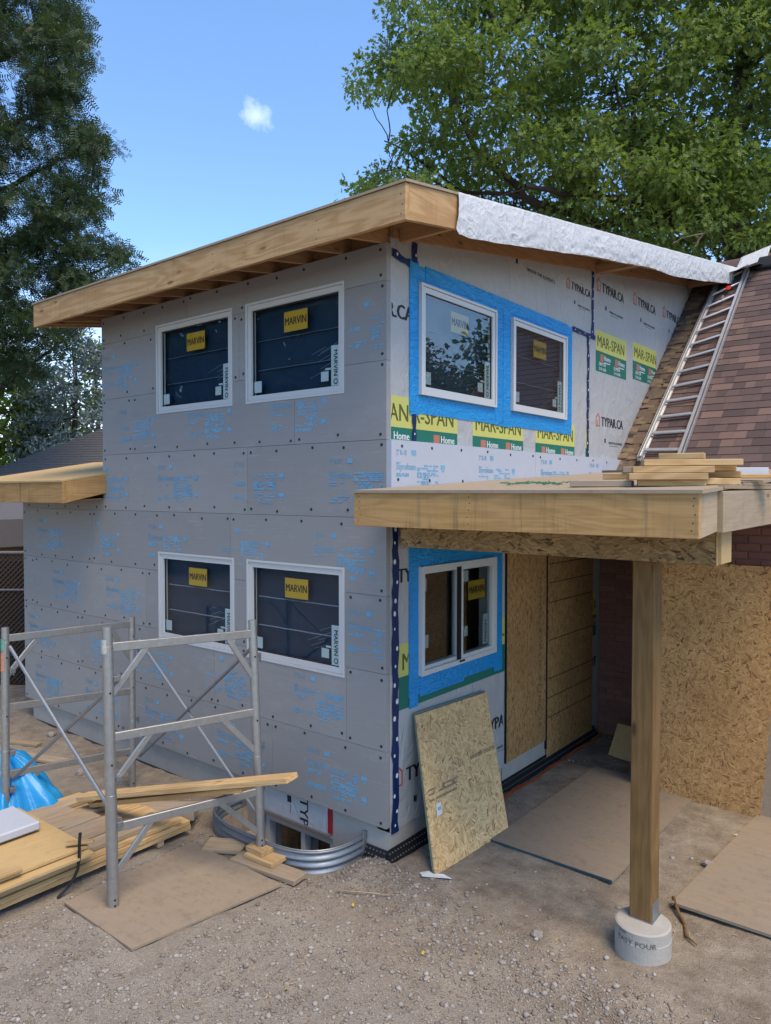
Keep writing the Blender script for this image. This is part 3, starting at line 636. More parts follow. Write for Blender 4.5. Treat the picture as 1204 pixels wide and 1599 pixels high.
def tape(a, b, wdt, nm='seam_tape', dots=True, rag=.012, off=.010):
    a, b = Vector((a[0], a[1])), Vector((b[0], b[1])); d = b-a; L = d.length; d.normalize(); nrm = Vector((-d.y, d.x)); n = max(4, int(L/.08)); m = MB(); vs = []
    for i in range(n+1):
        p = a+d*(L*i/n); j1, j2 = pr.uniform(-rag, rag), pr.uniform(-rag, rag)
        for q, w in ((p-nrm*(wdt/2+j1), off), (p+nrm*(wdt/2+j2), off), (p-nrm*(wdt/2+j1), off-.002), (p+nrm*(wdt/2+j2), off-.002)): vs.append(WRAP(q.x, q.y, w))
    fs = []
    for i in range(n): fs += [(4*i, 4*i+1, 4*i+5, 4*i+4), (4*i+2, 4*i, 4*i+4, 4*i+6), (4*i+1, 4*i+3, 4*i+7, 4*i+5)]
    m.add(vs, fs); t = m.build(nm, M_['tape'], house, fix=False)
    m = MB(); s = .06
    while s < L-.04:
        c = a+d*s+nrm*pr.choice((-.24, .18, .05))*wdt; r = wdt*pr.uniform(.12, .24); k = 8
        m.add([WRAP(c.x+r*math.cos(2*math.pi*q/k), c.y+1.3*r*math.sin(2*math.pi*q/k), off+.0015) for q in range(k)], [tuple(range(k))]); s += pr.uniform(.1, .17)
    m.build('tape_print', M_['whiteink'], t, fix=False)
tape((.105, -.06), (.105, 2.42), .075); tape((.352, 3.05), (.352, 3.27), .05, off=.012); tape((.352, 4.48), (.352, 4.64), .055); tape((.06, 4.49), (.29, 4.455), .06)
tape((3.86, 4.46), (3.86, 5.22), .055); tape((3.745, 3.05), (3.745, 4.46), .05); tape((3.31, 4.46), (3.93, 4.46), .055, rag=.01, off=.013)
# boarded doorway
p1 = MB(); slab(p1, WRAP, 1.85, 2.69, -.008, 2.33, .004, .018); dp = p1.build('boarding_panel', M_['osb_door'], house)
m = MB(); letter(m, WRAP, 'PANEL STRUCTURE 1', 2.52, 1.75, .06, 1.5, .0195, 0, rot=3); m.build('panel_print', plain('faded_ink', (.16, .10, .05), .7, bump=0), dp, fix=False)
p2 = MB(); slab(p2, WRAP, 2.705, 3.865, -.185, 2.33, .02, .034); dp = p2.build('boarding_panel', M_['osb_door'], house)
m = MB()
for z in (1.87, 1.67, 1.46, 1.057, .645, .44, .23): patch(m, WRAP, 2.72, 3.85, z+.0, z+.011, .034, .0352)
m.build('guide_line', plain('dark_guide_line', (.06, .04, .025), .8, bump=0), dp)
m = MB(); slab(m, WRAP, 2.692, 2.703, -.1, 2.33, .004, .03); slab(m, WRAP, 1.838, 1.849, -.01, 2.33, .004, .022); m.build('door_gap', M_['blackrub'], house)
# dimpled drainage membrane along the footing, with its orange edge
M_['dimple'] = plain('grey_dimple', (.09, .085, .08), .6, bump=0)
def dimples(fr, u0, u1, v0, v1, w0, w1):
    m = MB(); n = 40
    A = [fr(u0+(u1-u0)*i/n, v, w) for v, w in ((v1, w0), (v0, w1)) for i in range(n+1)]
    m.add(A, [(i, i+1, n+2+i, n+1+i) for i in range(n)])
    b = m.build('drainage_membrane', M_['blackrub'], house, fix=False); m = MB()
    nu = int((u1-u0)/.036)
    for i in range(nu):
        for j in range(4):
            f = (j+.5)/4; c = fr(u0+(i+.5)*.036, v1+(v0-v1)*f, w0+(w1-w0)*f+.006); k = 5
            m.add([c+Vector((.009*math.cos(2*math.pi*q/k), .009*math.sin(2*math.pi*q/k), -.006)) for q in range(k)]+[c+Vector((0, 0, .006))], [(q, (q+1) % k, k) for q in range(k)])
    tag(m.build('dimple', M_['dimple'], b, fix=False), kind='stuff')
dimples(WRAP, .0, 4.0, -.33, -.17, .004, .10); dimples(FOAM, -.24, .0, -.33, -.19, -.04, .03); dimples(FOAM, -5.8, -1.9, -.32, -.262, -.045, .02)
m = MB(); 
for i in range(300):
    u = 1.25+i*.0092; c = WRAP(u, ground_h(.13, u)+.006, .105+.015*math.sin(u*9)); m.box(c.x-.014, c.x+.014, c.y-.0022, c.y+.0022, c.z-.006, c.z+.008)
m.bar((.12, 1.25, -.262), (.12, 4.0, -.262), .006, .006); tag(m.build('orange_mesh_edge', plain('orange_plastic', (.36, .09, .03), .5), house), kind='stuff')

# ---- main roof of the addition (shed roof rising away from the front)
RX0, RX1, RY0, RY1 = -4.592, .563, -.50, 8.25
def ztop(y): return 4.718+SL*(y-RY0)
m = MB().prism([(RX0-.012, RY0-.012, ztop(RY0)-.018), (RX0-.012, RY1, ztop(RY1)-.018), (RX0-.012, RY1, ztop(RY1)), (RX0-.012, RY0-.012, ztop(RY0))], (RX1-RX0+.024, 0, 0))
roof = m.build('roof_deck', M_['ply_deck'], house)
def sheared(name, x0, x1, y0, y1, h0, h1, mat, parent=house):   # board with plumb ends following the roof pitch
    F = axes((0, 1, 0), (0, 0, 1), ((x0+x1)/2, (y0+y1)/2, ztop((y0+y1)/2)-.1))
    return MB().prism([(x0, y0, ztop(y0)-h1), (x0, y1, ztop(y1)-h1), (x0, y1, ztop(y1)-h0), (x0, y0, ztop(y0)-h0)], (x1-x0, 0, 0)).build(name, mat, parent, frame=F)
board('fascia_board', (RX0, RY0+.019, 4.5775), (RX1, RY0+.019, 4.5775), .245, .038, M_['fascia_new'], house, (0, -1, 0), .003)
for x in (.53, -.25, -1.05, -1.46, -2.4, -3.3, -4.2):
    for z in (4.50, 4.56, 4.63): x2 = x+pr.uniform(-.015, .015); MB().tube([(x2, RY0+.001, z), (x2, RY0-.0012, z)], .005, 7).build('nail', M_['fast'], house)
sheared('fascia_board', RX1-.038, RX1-.0005, RY0+.039, 8.1, .0185, .262, M_['fascia_new']); sheared('fascia_board', RX0, RX0+.038, RY0+.039, 8.1, .0185, .262, M_['fascia'])
x = -.045
while x > -4.5:
    sheared('rafter', x-.019, x+.019, RY0+.04, 1.2, .03, .245, M_['rafter']); x -= .42
sheared('rafter', -.02, .03, .06, 8.0, .03, .215, M_['rafter']); sheared('rafter', .34, .378, RY0+.04, 8.0, .03, .10, M_['rafter'])
sheared('rafter', -4.5, -4.462, RY0+.04, 3, .03, .245, M_['rafter'])
for y in (.14, 3.9, 4.0, 7.4):
    board('lookout', (.03, y, ztop(y)-.20), (.524, y, ztop(y)-.20), .038, .10, M_['rafter'], house, (0, 0, 1))
m = MB(); slab(m, FOAM, -4.0, -.02, 4.57, 4.69, -.2, -.1); m.build('blocking', M_['rafter'], house)
# crinkled sheet wrapped over the roof edge
nu, nv = 520, 26; V = []; y0, y1 = .10, 8.15
for i in range(nu+1):
    y = y0+(y1-y0)*i/nu
    drop = .295+.022*math.sin(y*1.3+.6)+.025*noise.noise(Vector((y*1.1, 0, 3)))+.006*noise.noise(Vector((y*5, 0, 9)))
    if i == 0: drop -= .03
    for j in range(nv+1):
        f = j/nv
        if f < .25: x, z = .30+(RX1+.012-.30)*f/.25, ztop(y)+.010
        else: g = (f-.25)/.75; x, z = RX1+.012+.012*math.sin(g*3), ztop(y)+.008-g*drop
        yy = y+(.03*(1-f) if i == 0 else 0)-.02*f*(i == 0)
        c = Vector((y*4.5, f*3.2, 0)); r1 = 1-abs(noise.noise(c*1.3))*2; r2 = 1-abs(noise.noise(c*3.1+Vector((5, 1, 0))))*2; fan = math.sin(14*math.atan2(f-1.15, ((y*1.05) % 1.6)-.8))*.5
        d = .006*r1+.003*r2+.003*fan
        if f < .25: z += max(d, -.004)*.6
        else: x += d*(.5+.9*(f-.25))
        V.append((x, yy, z))
V = np.array(V); ii, jj = np.meshgrid(np.arange(nu), np.arange(nv), indexing='ij'); a0 = (ii*(nv+1)+jj).ravel()
fast_mesh('roof_edge_wrap', V, np.stack([a0, a0+nv+1, a0+nv+2, a0+1], 1), M_['wrap_fascia'], house, smooth=True, origin=(-2.0, 3.0, -.27)).location = (0, 0, 0)
# loose end of the sheet flaring over the shingles
V = []; n1, n2 = 16, 12
for i in range(n1+1):
    for j in range(n2+1):
        a, b = i/n1, j/n2; x = .40+.58*a; y = 7.55+.62*b-.10*a+.35*a*b; z = ztop(min(y, 8.2))+.02-.02*a-.16*(1-b)*(1-a*.8)+.02*noise.noise(Vector((a*5, b*5, 2))); zr = 3.05+.922*(y-4.697)+.03
        V.append((x, y, max(z, zr) if a > .3 else z))
ii, jj = np.meshgrid(np.arange(n1), np.arange(n2), indexing='ij'); a0 = (ii*(n2+1)+jj).ravel()
fast_mesh('roof_edge_wrap', np.array(V), np.stack([a0, a0+n2+1, a0+n2+2, a0+1], 1), M_['wrap_fascia'], house, smooth=True, origin=(-2.0, 3.0, -.27)).location = (0, 0, 0)

# ---- low side roof over the single-storey part
side = empty('side_roof', (-5.2, -.2, 2.5), 'low wooden roof slab with bare fascia jutting from the foam-clad wall', 'roof')
def zs(y): return 2.765+.17*(y+.5)
m = MB().prism([(-6.55, -.512, zs(-.512)-.018), (-6.55, 1.3, zs(1.3)-.018), (-6.55, 1.3, zs(1.3)), (-6.55, -.512, zs(-.512))], (2.55, 0, 0)); m.build('roof_deck', M_['ply_new'], side)
board('fascia_board', (-6.54, -.481, 2.633), (-4.0, -.481, 2.633), .228, .038, M_['fascia_w'], side, (0, -1, 0))
F = axes((0, 1, 0), (0, 0, 1), (-4.02, -.2, 2.65))
MB().prism([(-4.04, -.4605, 2.526), (-4.04, -.002, 2.626), (-4.04, -.002, zs(0)-.02), (-4.04, -.4605, zs(-.46)-.02)], (.038, 0, 0)).build('fascia_board', M_['fascia'], side, frame=F)
m = MB().prism([(-6.5, -.46, 2.535), (-6.5, -.003, 2.555), (-6.5, -.003, 2.57), (-6.5, -.46, 2.55)], (2.45, 0, 0)); m.build('soffit', M_['rafter'], side)
m = MB().box(-6.5, -6.46, -.46, 1.2, 2.55, 2.75).box(-6.5, -4.07, .1, 1.2, 2.56, 2.75); m.build('roof_framing', M_['rafter'], side)

# ================================================================== PORCH
porch = empty('porch', (1.93, .25, -.09), 'flat wooden porch roof on an OSB beam and one square treated post', 'porch')
def zd(y): return 2.655+.048*(y+.45)
m = MB().prism([(.055, -.465, zd(-.465)-.02), (.055, 4.65, zd(4.65)-.02), (.055, 4.65, zd(4.65)), (.055, -.465, zd(-.465))], (2.40, 0, 0)); m.build('roof_deck', M_['ply_deck'], porch)
board('fascia_board', (.062, -.431, 2.5165), (2.435, -.431, 2.5165), .238, .038, M_['fascia_w'], porch, (0, -1, 0))
for x in (2.405, 1.03, .11):              # nail heads in the front board
    for z in (2.44, 2.48, 2.525, 2.57, 2.61): x2 = x+pr.uniform(-.012, .012); MB().tube([(x2, -.449, z), (x2, -.4512, z)], .0042, 7).build('nail', M_['fast'], porch)
F = axes((0, 1, 0), (0, 0, 1), (2.41, -.25, 2.52))
MB().prism([(2.395, -.4115, 2.40), (2.395, -.10, 2.425), (2.395, -.10, zd(-.1)-.022), (2.395, -.4115, zd(-.41)-.022)], (.0385, 0, 0)).build('fascia_board', M_['fascia_grey'], porch, frame=F)
board('fascia_board', (2.445, -.095, 2.532), (2.445, 4.2, 2.56), .232, .038, M_['fascia_grey'], porch, (1, 0, 0))
m = MB().box(2.428, 2.462, -.07, 1.8, 2.662, 2.684).box(2.43, 2.462, .35, 4, 2.686, 2.70); m.build('deck_edge_strip', M_['pine_w'], porch)
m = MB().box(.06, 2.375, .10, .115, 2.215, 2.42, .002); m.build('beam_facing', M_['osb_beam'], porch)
m = MB().box(.06, 2.37, .116, .30, 2.217, 2.44, .003); m.build('beam', M_['rafter'], porch)
m = MB().box(2.377, 2.388, .095, .34, 2.215, 2.425, .001).box(2.389, 2.405, .11, .33, 2.222, 2.42, .001); m.build('beam_end', M_['ply_new'], porch)
for x in (.10, .50, .92, 1.34, 1.76, 2.18): board('joist', (x, -.41, 2.50), (x, 4.0, 2.70), .038, .17, M_['rafter'], porch, (0, 0, 1))
m = MB().box(1.858, 2.0, .18, .322, -.082, 2.216, .006); m.build('post', M_['post'], porch, frame=axes((0, 0, 1), (0, -1, 0), (1.93, .25, 1)))
m = MB().box(2.0005, 2.004, .19, .31, -.08, .03).box(1.855, 2.01, .175, .327, -.083, -.078); m.build('post_bracket', M_['galv'], porch)
ft = empty('concrete_footing', (1.945, .19, -.3), 'round pale concrete footing under the square porch post, with faded black lettering', 'footing')
m = MB(); vs = []; n = 48; prof = [(.158, -.085), (.17, -.092), (.171, -.16), (.1735, -.165), (.172, -.25), (.174, -.36), (.176, -.6)]
for r, z in prof: vs += [(1.945+(r+.002*noise.noise(Vector((math.cos(k/n*6.28)*2, math.sin(k/n*6.28)*2, z*9))))*math.cos(2*math.pi*k/n), .19+r*math.sin(2*math.pi*k/n), z) for k in range(n)]
m.add(vs, [(i*n+k, i*n+(k+1) % n, (i+1)*n+(k+1) % n, (i+1)*n+k) for i in range(len(prof)-1) for k in range(n)]+[tuple(range(n))]); m.build('concrete_tube', M_['footing'], ft, smooth=False)
def CYL(u, v, w): a = math.atan2(CAM.y-.19, CAM.x-1.945)-.25+u/.172; return Vector((1.945+(.175+w)*math.cos(a), .19+(.175+w)*math.sin(a), v))
m = MB(); letter(m, CYL, 'EASY POUR', -.125, -.165, .032, .25, .001, .015); letter(m, CYL, 'Quik', -.13, -.118, .026, .07, -.002, .01); m.build('lettering', plain('faded_print', (.12, .13, .12), .8, bump=0), ft, fix=False)

# ================================================================== BRICK HOUSE
brick_h = empty('brick_house', (1.0, 4.1, -.3), 'older brick house with brown shingle roof behind the porch', 'house')
M_['mortar'] = plain('mortar', (.13, .105, .095), .9, var=.2)
t = NT('brick'); b1 = t.noise(t.shifted(), 30, 5, .7)
M_['brick'] = t.done(t.mix(t.rnd(), t.mix(b1, (.13, .058, .046), (.19, .082, .062)), t.mix(b1, (.18, .08, .06), (.25, .115, .085))), .9, t.bump(b1, .3, .004), None, .2)
MB().prism([(2.9, 4.3, -.3), (2.9, 12, -.3), (2.9, 12, 2.7), (2.9, 8.3, 6.1), (2.9, 4.3, 2.45)], (-.1, 0, 0)).build('gable_wall', M_['mortar'], brick_h)
wl_ = MB().box(.03, 1.05, 4.072, 4.3, -.3, 2.9).build('brick_wall', M_['mortar'], brick_h)
wb_ = MB().box(.98, 2.9, 2.752, 4.3, -.3, 2.72).build('brick_wall', M_['mortar'], brick_h)
def brick_mesh(w, d=.05, h=.062):
    mb = MB().box(-w/2, w/2, -d/2, d/2, -h/2, h/2, .004); me = bpy.data.meshes.new('brick'); me.from_pydata(mb.v, [], mb.f); me.materials.append(M_['brick'])
    bm = bmesh.new(); bm.from_mesh(me); bmesh.ops.recalc_face_normals(bm, faces=bm.faces); bm.to_mesh(me); bm.free(); return me
BR, BRH = brick_mesh(.198), brick_mesh(.094)
def lay(par, x0, x1, y, z0, z1):
    z = z0+.031; row = 0
    while z < z1:
        x = x0+(.104 if row % 2 else 0)
        if row % 2: link_mesh('brick', BRH, Matrix.Translation((x0+.047, y+pr.uniform(-.002, .002), z)), par)
        while x+.198 < x1+.001:
            link_mesh('brick', BR, Matrix.Translation((x+.099, y+pr.uniform(-.002, .002), z)), par); x += .208
        z += .0725; row += 1
lay(wl_, .035, 1.0, 4.088, -.28, 2.0); lay(wb_, 1.55, 2.85, 2.765, 1.90, 2.42)
# roof
TA = math.atan(.922); NRM = Vector((0, -math.sin(TA), math.cos(TA))); UPS = Vector((0, math.cos(TA), math.sin(TA)))
def rz(y): return 3.05+.922*(y-4.697)
m = MB().prism([(-.25, 4.25, rz(4.25)-.012), (-.25, 8.3, rz(8.3)-.012), (-.25, 12.3, rz(4.3)), (-.25, 12.3, rz(4.3)-.2), (-.25, 8.3, rz(8.3)-.25), (-.25, 4.25, rz(4.25)-.25)], (3.3, 0, 0))
t = NT('shingle'); sn = t.noise(t.shifted(), 160, 3, .7); sb = t.noise(t.shifted(), 5, 4)
scol = t.ramp(t.rnd(), [(0.0, (.085, .060, .056)), (.45, (.125, .086, .078)), (.72, (.155, .102, .09)), (.90, (.21, .135, .11)), (1.0, (.06, .052, .05))])
scol = t.mix(t.math('MULTIPLY', sn, .5), scol, (.06, .045, .042)); M_['shingle'] = t.done(scol, .95, t.bump(sn, .4, .003), None, .15)
M_['shingle_old'] = plain('old_sheathing', (.13, .095, .065), .95, var=.5, scale=14, bump=.3)
mroof = m.build('roof', M_['shingle'], brick_h)
SHM = []
for w in (.11, .15, .19, .25):
    mb = MB(); a = .0185; L = .19
    mb.add([(-w/2, 0, .004), (w/2, 0, .004), (w/2, 0, .0125), (-w/2, 0, .0125), (-w/2, L, -.004), (w/2, L, -.004), (w/2, L, .002), (-w/2, L, .002)], [(0, 1, 2, 3), (3, 2, 6, 7), (1, 5, 6, 2), (0, 3, 7, 4), (4, 7, 6, 5), (0, 4, 5, 1)])
    me = bpy.data.meshes.new('shingle'); me.from_pydata(mb.v, [], mb.f); me.materials.append(M_['shingle']); SHM.append((w, me))
def shf(x, s, dz=0): o = Vector((x, 4.30, rz(4.30)))+UPS*s+NRM*dz; return Matrix(((1, 0, 0, o.x), (0, UPS.y, NRM.y, o.y), (0, UPS.z, NRM.z, o.z), (0, 0, 0, 1)))
count = 0; rest = MB(); srow = 0; s = 0.0; cand = []
while s < 5.28:
    x = -.2+pr.uniform(-.1, .05)
    while x < 2.9:
        w, me = pr.choice(SHM); cand.append((x+w/2, s, me, w, pr.uniform(0, .003))); x += w+.002
    s += .143
def vis_size(c):
    p_ = shf(c[0], c[1]).to_translation(); d = (p_-CAM); dep = d.dot(fwd); sx = d.dot(cx)/dep*FPX+602
    return (c[0] > -.02 and sx < 1215 and p_.z > 2.72+.0*p_.y, -dep)
cand.sort(key=lambda c: vis_size(c), reverse=True)
for i, (x, s, me, w, dz) in enumerate(cand):
    if i < 300: link_mesh('shingle', me, shf(x, s, dz), mroof)
    else:
        F = shf(x, s, dz); rest.add([F @ v.co for v in me.vertices], [tuple(p.vertices) for p in me.polygons])
tag(rest.build('shingle_field', M_['shingle'], mroof, fix=False), kind='stuff')
# stripped, weathered strip of roof beside the new wall
m = MB(); pq = random.Random(5)
for i in range(70):
    s = pq.uniform(.1, 4.9); x = .02+pq.uniform(0, .20); w = pq.uniform(.08, .22); F = shf(x, s, .013+.004*pq.random()); m.box(-w/2, w/2, 0, pq.uniform(.06, .14), 0, .006, 0, F @ Matrix.Rotation(pq.uniform(-.1, .1), 4, 'Z'))
tag(m.build('torn_underlay', M_['shingle_old'], mroof), kind='stuff')
m = MB()
M_['old_wood'] = plain('old_bare_wood', (.20, .14, .085), .9, var=.45, scale=18)
for i in range(40):
    s = pq.uniform(.1, 4.9)**1.0; x = .02+pq.uniform(0, .22); w = pq.uniform(.05, .16); F = shf(x, s, .018+.004*pq.random()); m.box(-w/2, w/2, 0, pq.uniform(.04, .10), 0, .004, 0, F @ Matrix.Rotation(pq.uniform(-.15, .15), 4, 'Z'))
tag(m.build('bare_sheathing_patch', M_['old_wood'], mroof), kind='stuff')
F = shf(1.08, 5.02); MB().box(-.2, .2, -.16, .16, .0, .085, .02, F).build('roof_vent', M_['blackrub'], brick_h)
# OSB closing off the bay
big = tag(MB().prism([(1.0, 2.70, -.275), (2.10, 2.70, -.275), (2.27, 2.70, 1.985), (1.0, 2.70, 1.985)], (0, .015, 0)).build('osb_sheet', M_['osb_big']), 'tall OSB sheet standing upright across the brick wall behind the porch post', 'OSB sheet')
tag(MB().box(2.06, 2.75, 2.717, 2.735, -.29, 1.9, .001).build('plywood_sheet', M_['ply_deck']), 'dull plywood sheet standing just past the edge of the tall OSB sheet', 'plywood')

# ================================================================== SCAFFOLD
sc = empty('scaffold', (-1.9, -1.1, -.27), 'galvanised scaffold bay of two ladder frames and crossed braces by the foam wall', 'scaffold')
LEGS = {'bf': ((-1.096, -1.68, -.252), (-1.142, -1.68, 1.705)), 'bb': ((-.805, -.58, -.155), (-.895, -.58, 1.628)), 'af': ((-2.85, -1.635, -.262), (-2.85, -1.615, 1.49)), 'ab': ((-2.842, -.43, -.262), (-2.826, -.43, 1.428))}
def at_z(k, z):
    a, b = Vector(LEGS[k][0]), Vector(LEGS[k][1]); return a.lerp(b, (z-a.z)/(b.z-a.z))
for k, (a, b) in LEGS.items():
    a, b = Vector(a), Vector(b); r = .040 if k == 'bf' else .036 if k[0] == 'b' else .034
    lg = MB().tube([a, a.lerp(b, .40), a.lerp(b, .401), a.lerp(b, .93), a.lerp(b, .931), b], [r, r, r*.97, r*.97, r*.9, r*.9], 18).build('leg', M_['alu'], sc, smooth=False)
    for z in (.02, .06, 1.0, 1.5):
        m = MB(); c = at_z(k, a.z+z); d = (CAM-c); d.z = 0; d.normalize(); side_ = Vector((-d.y, d.x, 0)); m.tube([c+d*(r-.004)+side_*.012, c+d*(r+.0015)+side_*.012], .007, 8); m.build('pin_hole', M_['blackrub'], lg)
    if k[1] == 'f':                      # scraped paint and sticker remains
        for z, h_, mt in ((1.30, .10, 'teal_mark'), (1.12, .16, 'orange_mark')) if k == 'af' else ((1.52, .10, 'pale_mark'),):
            M_.setdefault(mt, plain(mt, {'teal_mark': (.12, .30, .24), 'orange_mark': (.45, .22, .14), 'pale_mark': (.42, .40, .36)}[mt], .7, var=.5, scale=40)); c0, c1 = at_z(k, z), at_z(k, z+h_); m = MB(); vs = []
            for q_ in range(9):
                aa = -2.2+q_*.19+.03*math.sin(q_*5); e_ = Vector((math.cos(aa), math.sin(aa), 0))*(r+.0015); jit = .012*math.sin(q_*3.1); vs += [c0+e_+Vector((0, 0, jit)), c1+e_-Vector((0, 0, jit))]
            m.add(vs, [(2*q_, 2*q_+2, 2*q_+3, 2*q_+1) for q_ in range(8)]); m.build('paint_mark', M_[mt], lg, fix=False)
    for z in (1.12, .42, .1):
        m = MB(); c = at_z(k, z+ (.22 if k[0] == 'b' else 0)); m.box(c.x-.012 if k[1] == 'f' else c.x-.05, c.x+.05 if k[1] == 'f' else c.x+.012, c.y+.02, c.y+.065, c.z-.02, c.z+.02, .003); m.box(c.x-.008, c.x+.008, c.y+.06, c.y+.075, c.z-.05, c.z+.02, .002); m.build('brace_lock', M_['steel'], lg)
def frame_bars(f, b, zs, zb, dg):
    for z, z2 in zip(zs, zb):
        p, q = at_z(f, z), at_z(b, z2); MB().bar(p, q, .03, .062, bev=.004).build('crossbar', M_['alu'], sc)
    for (s, e, g) in dg:                                 # knee braces: bar fraction + height -> leg height
        i, fr_ = s; p = at_z(f, zs[i]).lerp(at_z(b, zb[i]), fr_); MB().bar(p, at_z(e, g), .024, .045, bev=.004).build('knee_brace', M_['alu'], sc)
frame_bars('bf', 'bb', (1.56, .931, .296), (1.522, .905, .278), [((0, .26), 'bf', 1.20), ((0, .80), 'bb', 1.16), ((1, .27), 'bf', .58), ((1, .74), 'bb', .58), ((2, .26), 'bf', -.05), ((2, .70), 'bb', -.06)])
frame_bars('af', 'ab', (1.397, .81, .233), (1.361, .702, .11), [((0, .25), 'af', 1.06), ((0, .80), 'ab', 1.0), ((2, .25), 'af', -.08), ((2, .75), 'ab', -.1)])
for a, b in (((-2.80, -1.60, 1.33), (-1.14, -1.62, .32)), ((-1.15, -1.60, 1.30), (-2.80, -1.585, .20)), ((-2.78, -.38, 1.20), (-.86, -.50, -.02)), ((-.93, -.52, 1.42), (-2.80, -.37, .05))):
    MB().tube([a, b], .0155, 10).build('cross_brace', M_['galv'], sc)
# ================================================================== BOARDS AND SHEETS ON THE GROUND
def gz(x, y): return ground_h(x, y)
def put(o, label, cat, group=None): return tag(o, label, cat, group)
put(sheet('plywood_sheet', [(-1.40, -1.875, -.262), (-.56, -1.875, -.262), (-.385, -.75, -.262), (-1.45, -.76, -.262)], .016, M_['ply_dirty']), 'dusty plywood sheet flat on the gravel under the front scaffold leg', 'plywood')
pl2 = put(sheet('plywood_sheet', [(.455, .822, -.262), (1.495, .822, -.262), (1.52, 2.93, -.262), (.475, 2.93, -.262)], .018, M_['ply_dirty']), 'brown weathered plywood sheet flat on the dirt under the porch', 'plywood')
MB().box(.457, 1.493, .8175, .8205, -.2618, -.2445).build('painted_edge', plain('teal_edge_paint', (.03, .07, .085), .6), pl2)
put(sheet('plywood_sheet', [(1.94, .775, -.245), (3.20, .80, -.245), (3.36, 3.1, -.262), (2.10, 3.08, -.262)], .020, M_['ply_dirty']), 'weathered plywood sheet flat on the ground in front of the tall OSB sheet', 'plywood')
q = [(.40, .085, -.268), (.455, 1.10, -.268), (.045, 1.405, .79), (.045, .315, .835)]
def lean(q, t, mat, nm):
    q = [Vector(p) for p in q]; n = (q[1]-q[0]).cross(q[3]-q[0]).normalized(); n = n if n.x > 0 else -n; return MB().prism(q, n*t).build(nm, mat, frame=axes(q[1]-q[0], n, q[0]))
put(lean([Vector(p)-Vector((.028, -.012, -.01)) for p in q], .016, plain('green_edged_board', (.16, .20, .15), .8), 'osb_sheet'), 'second OSB sheet hidden behind the leaning one, only its green edge showing', 'OSB sheet')
ob = put(lean(q, .015, M_['osb'], 'osb_sheet'), 'pale OSB sheet leaning against the wrapped wall below the sliding window', 'OSB sheet')
qv = [Vector(p) for p in q]; qn = (qv[1]-qv[0]).cross(qv[3]-qv[0]).normalized(); qn = qn if qn.x > 0 else -qn
def LEAN(u, v, w): return qv[0].lerp(qv[1], u).lerp(qv[3].lerp(qv[2], u), v)+qn*(.0152+w)
m = MB(); patch(m, LEAN, .10, .165, .33, .405, .0005, .001); m.build('paper_tag', M_['whiteink'], ob)
m = MB(); letter(m, LEAN, '19/32 CAT', .12, .36, .02, .04, .0014, .01)
m2 = MB(); letter(m2, LEAN, 'strand board', .62, .575, .04, .36, .0008, .0); letter(m2, LEAN, 'LIMBERTECH'[:0] or '24/16', .36, .56, .05, .14, .0008, .0); fine_print(m2, LEAN, .03, .44, .36, .07, .0008, pr, [], (0, 1))
m2.build('panel_print', plain('pale_print', (.24, .18, .11), .8, bump=0), ob, fix=False); m.build('tag_print', M_['ink'], ob, fix=False)
put(lean([(.43, 3.37, -.275), (.98, 3.32, -.275), (.98, 3.62, .02), (.43, 3.66, .02)], .018, M_['ply_new'], 'plywood_offcut'), 'small clean plywood offcut leaning in the corner by the brick wall', 'plywood')
# blocks under the rear scaffold leg
for i, (x, y, l, w, a, lb) in enumerate(((-.74, -.655, .64, .14, -.42, 'longest plank block, bottom one under the rear scaffold leg'), (-.755, -.605, .30, .15, -.38, 'middle wood block stacked under the rear scaffold leg'), (-.80, -.58, .19, .14, -.36, 'small top wood block right beneath the rear scaffold leg'))):
    z = -.262+.019+.0385*i; d = Vector((math.cos(a+.35), math.sin(a+.35)-0.0, 0))*(l/2)
    d = Vector((math.cos(.12-.05*i), math.sin(.12-.05*i), 0))*(l/2); put(board('wood_block', Vector((x+(.10 if i == 0 else .03*(2-i)), y, z))-d, Vector((x+(.10 if i == 0 else .03*(2-i)), y, z))+d, w+.02, .037, M_['pine_w' if i == 0 else 'pine'], None), lb, 'wood block')
put(board('wood_block', (-1.31, -.72, -.245), (-1.03, -.55, -.245), .19, .038, M_['pine_w']), 'flat wood offcut on the dirt beside the window well, left of the stacked blocks', 'wood block')
# long planks resting across the scaffold
put(board('plank', (-2.40, -1.185, .018), (-.25, -.77, .585), .14, .040, M_['pine']), 'long pale plank propped on the low scaffold bar, sticking out past the leg', 'plank')
put(board('plank', (-2.30, -1.12, -.03), (-.66, -.84, .435), .14, .038, M_['fascia']), 'shorter plank lying right under the long propped plank', 'plank')
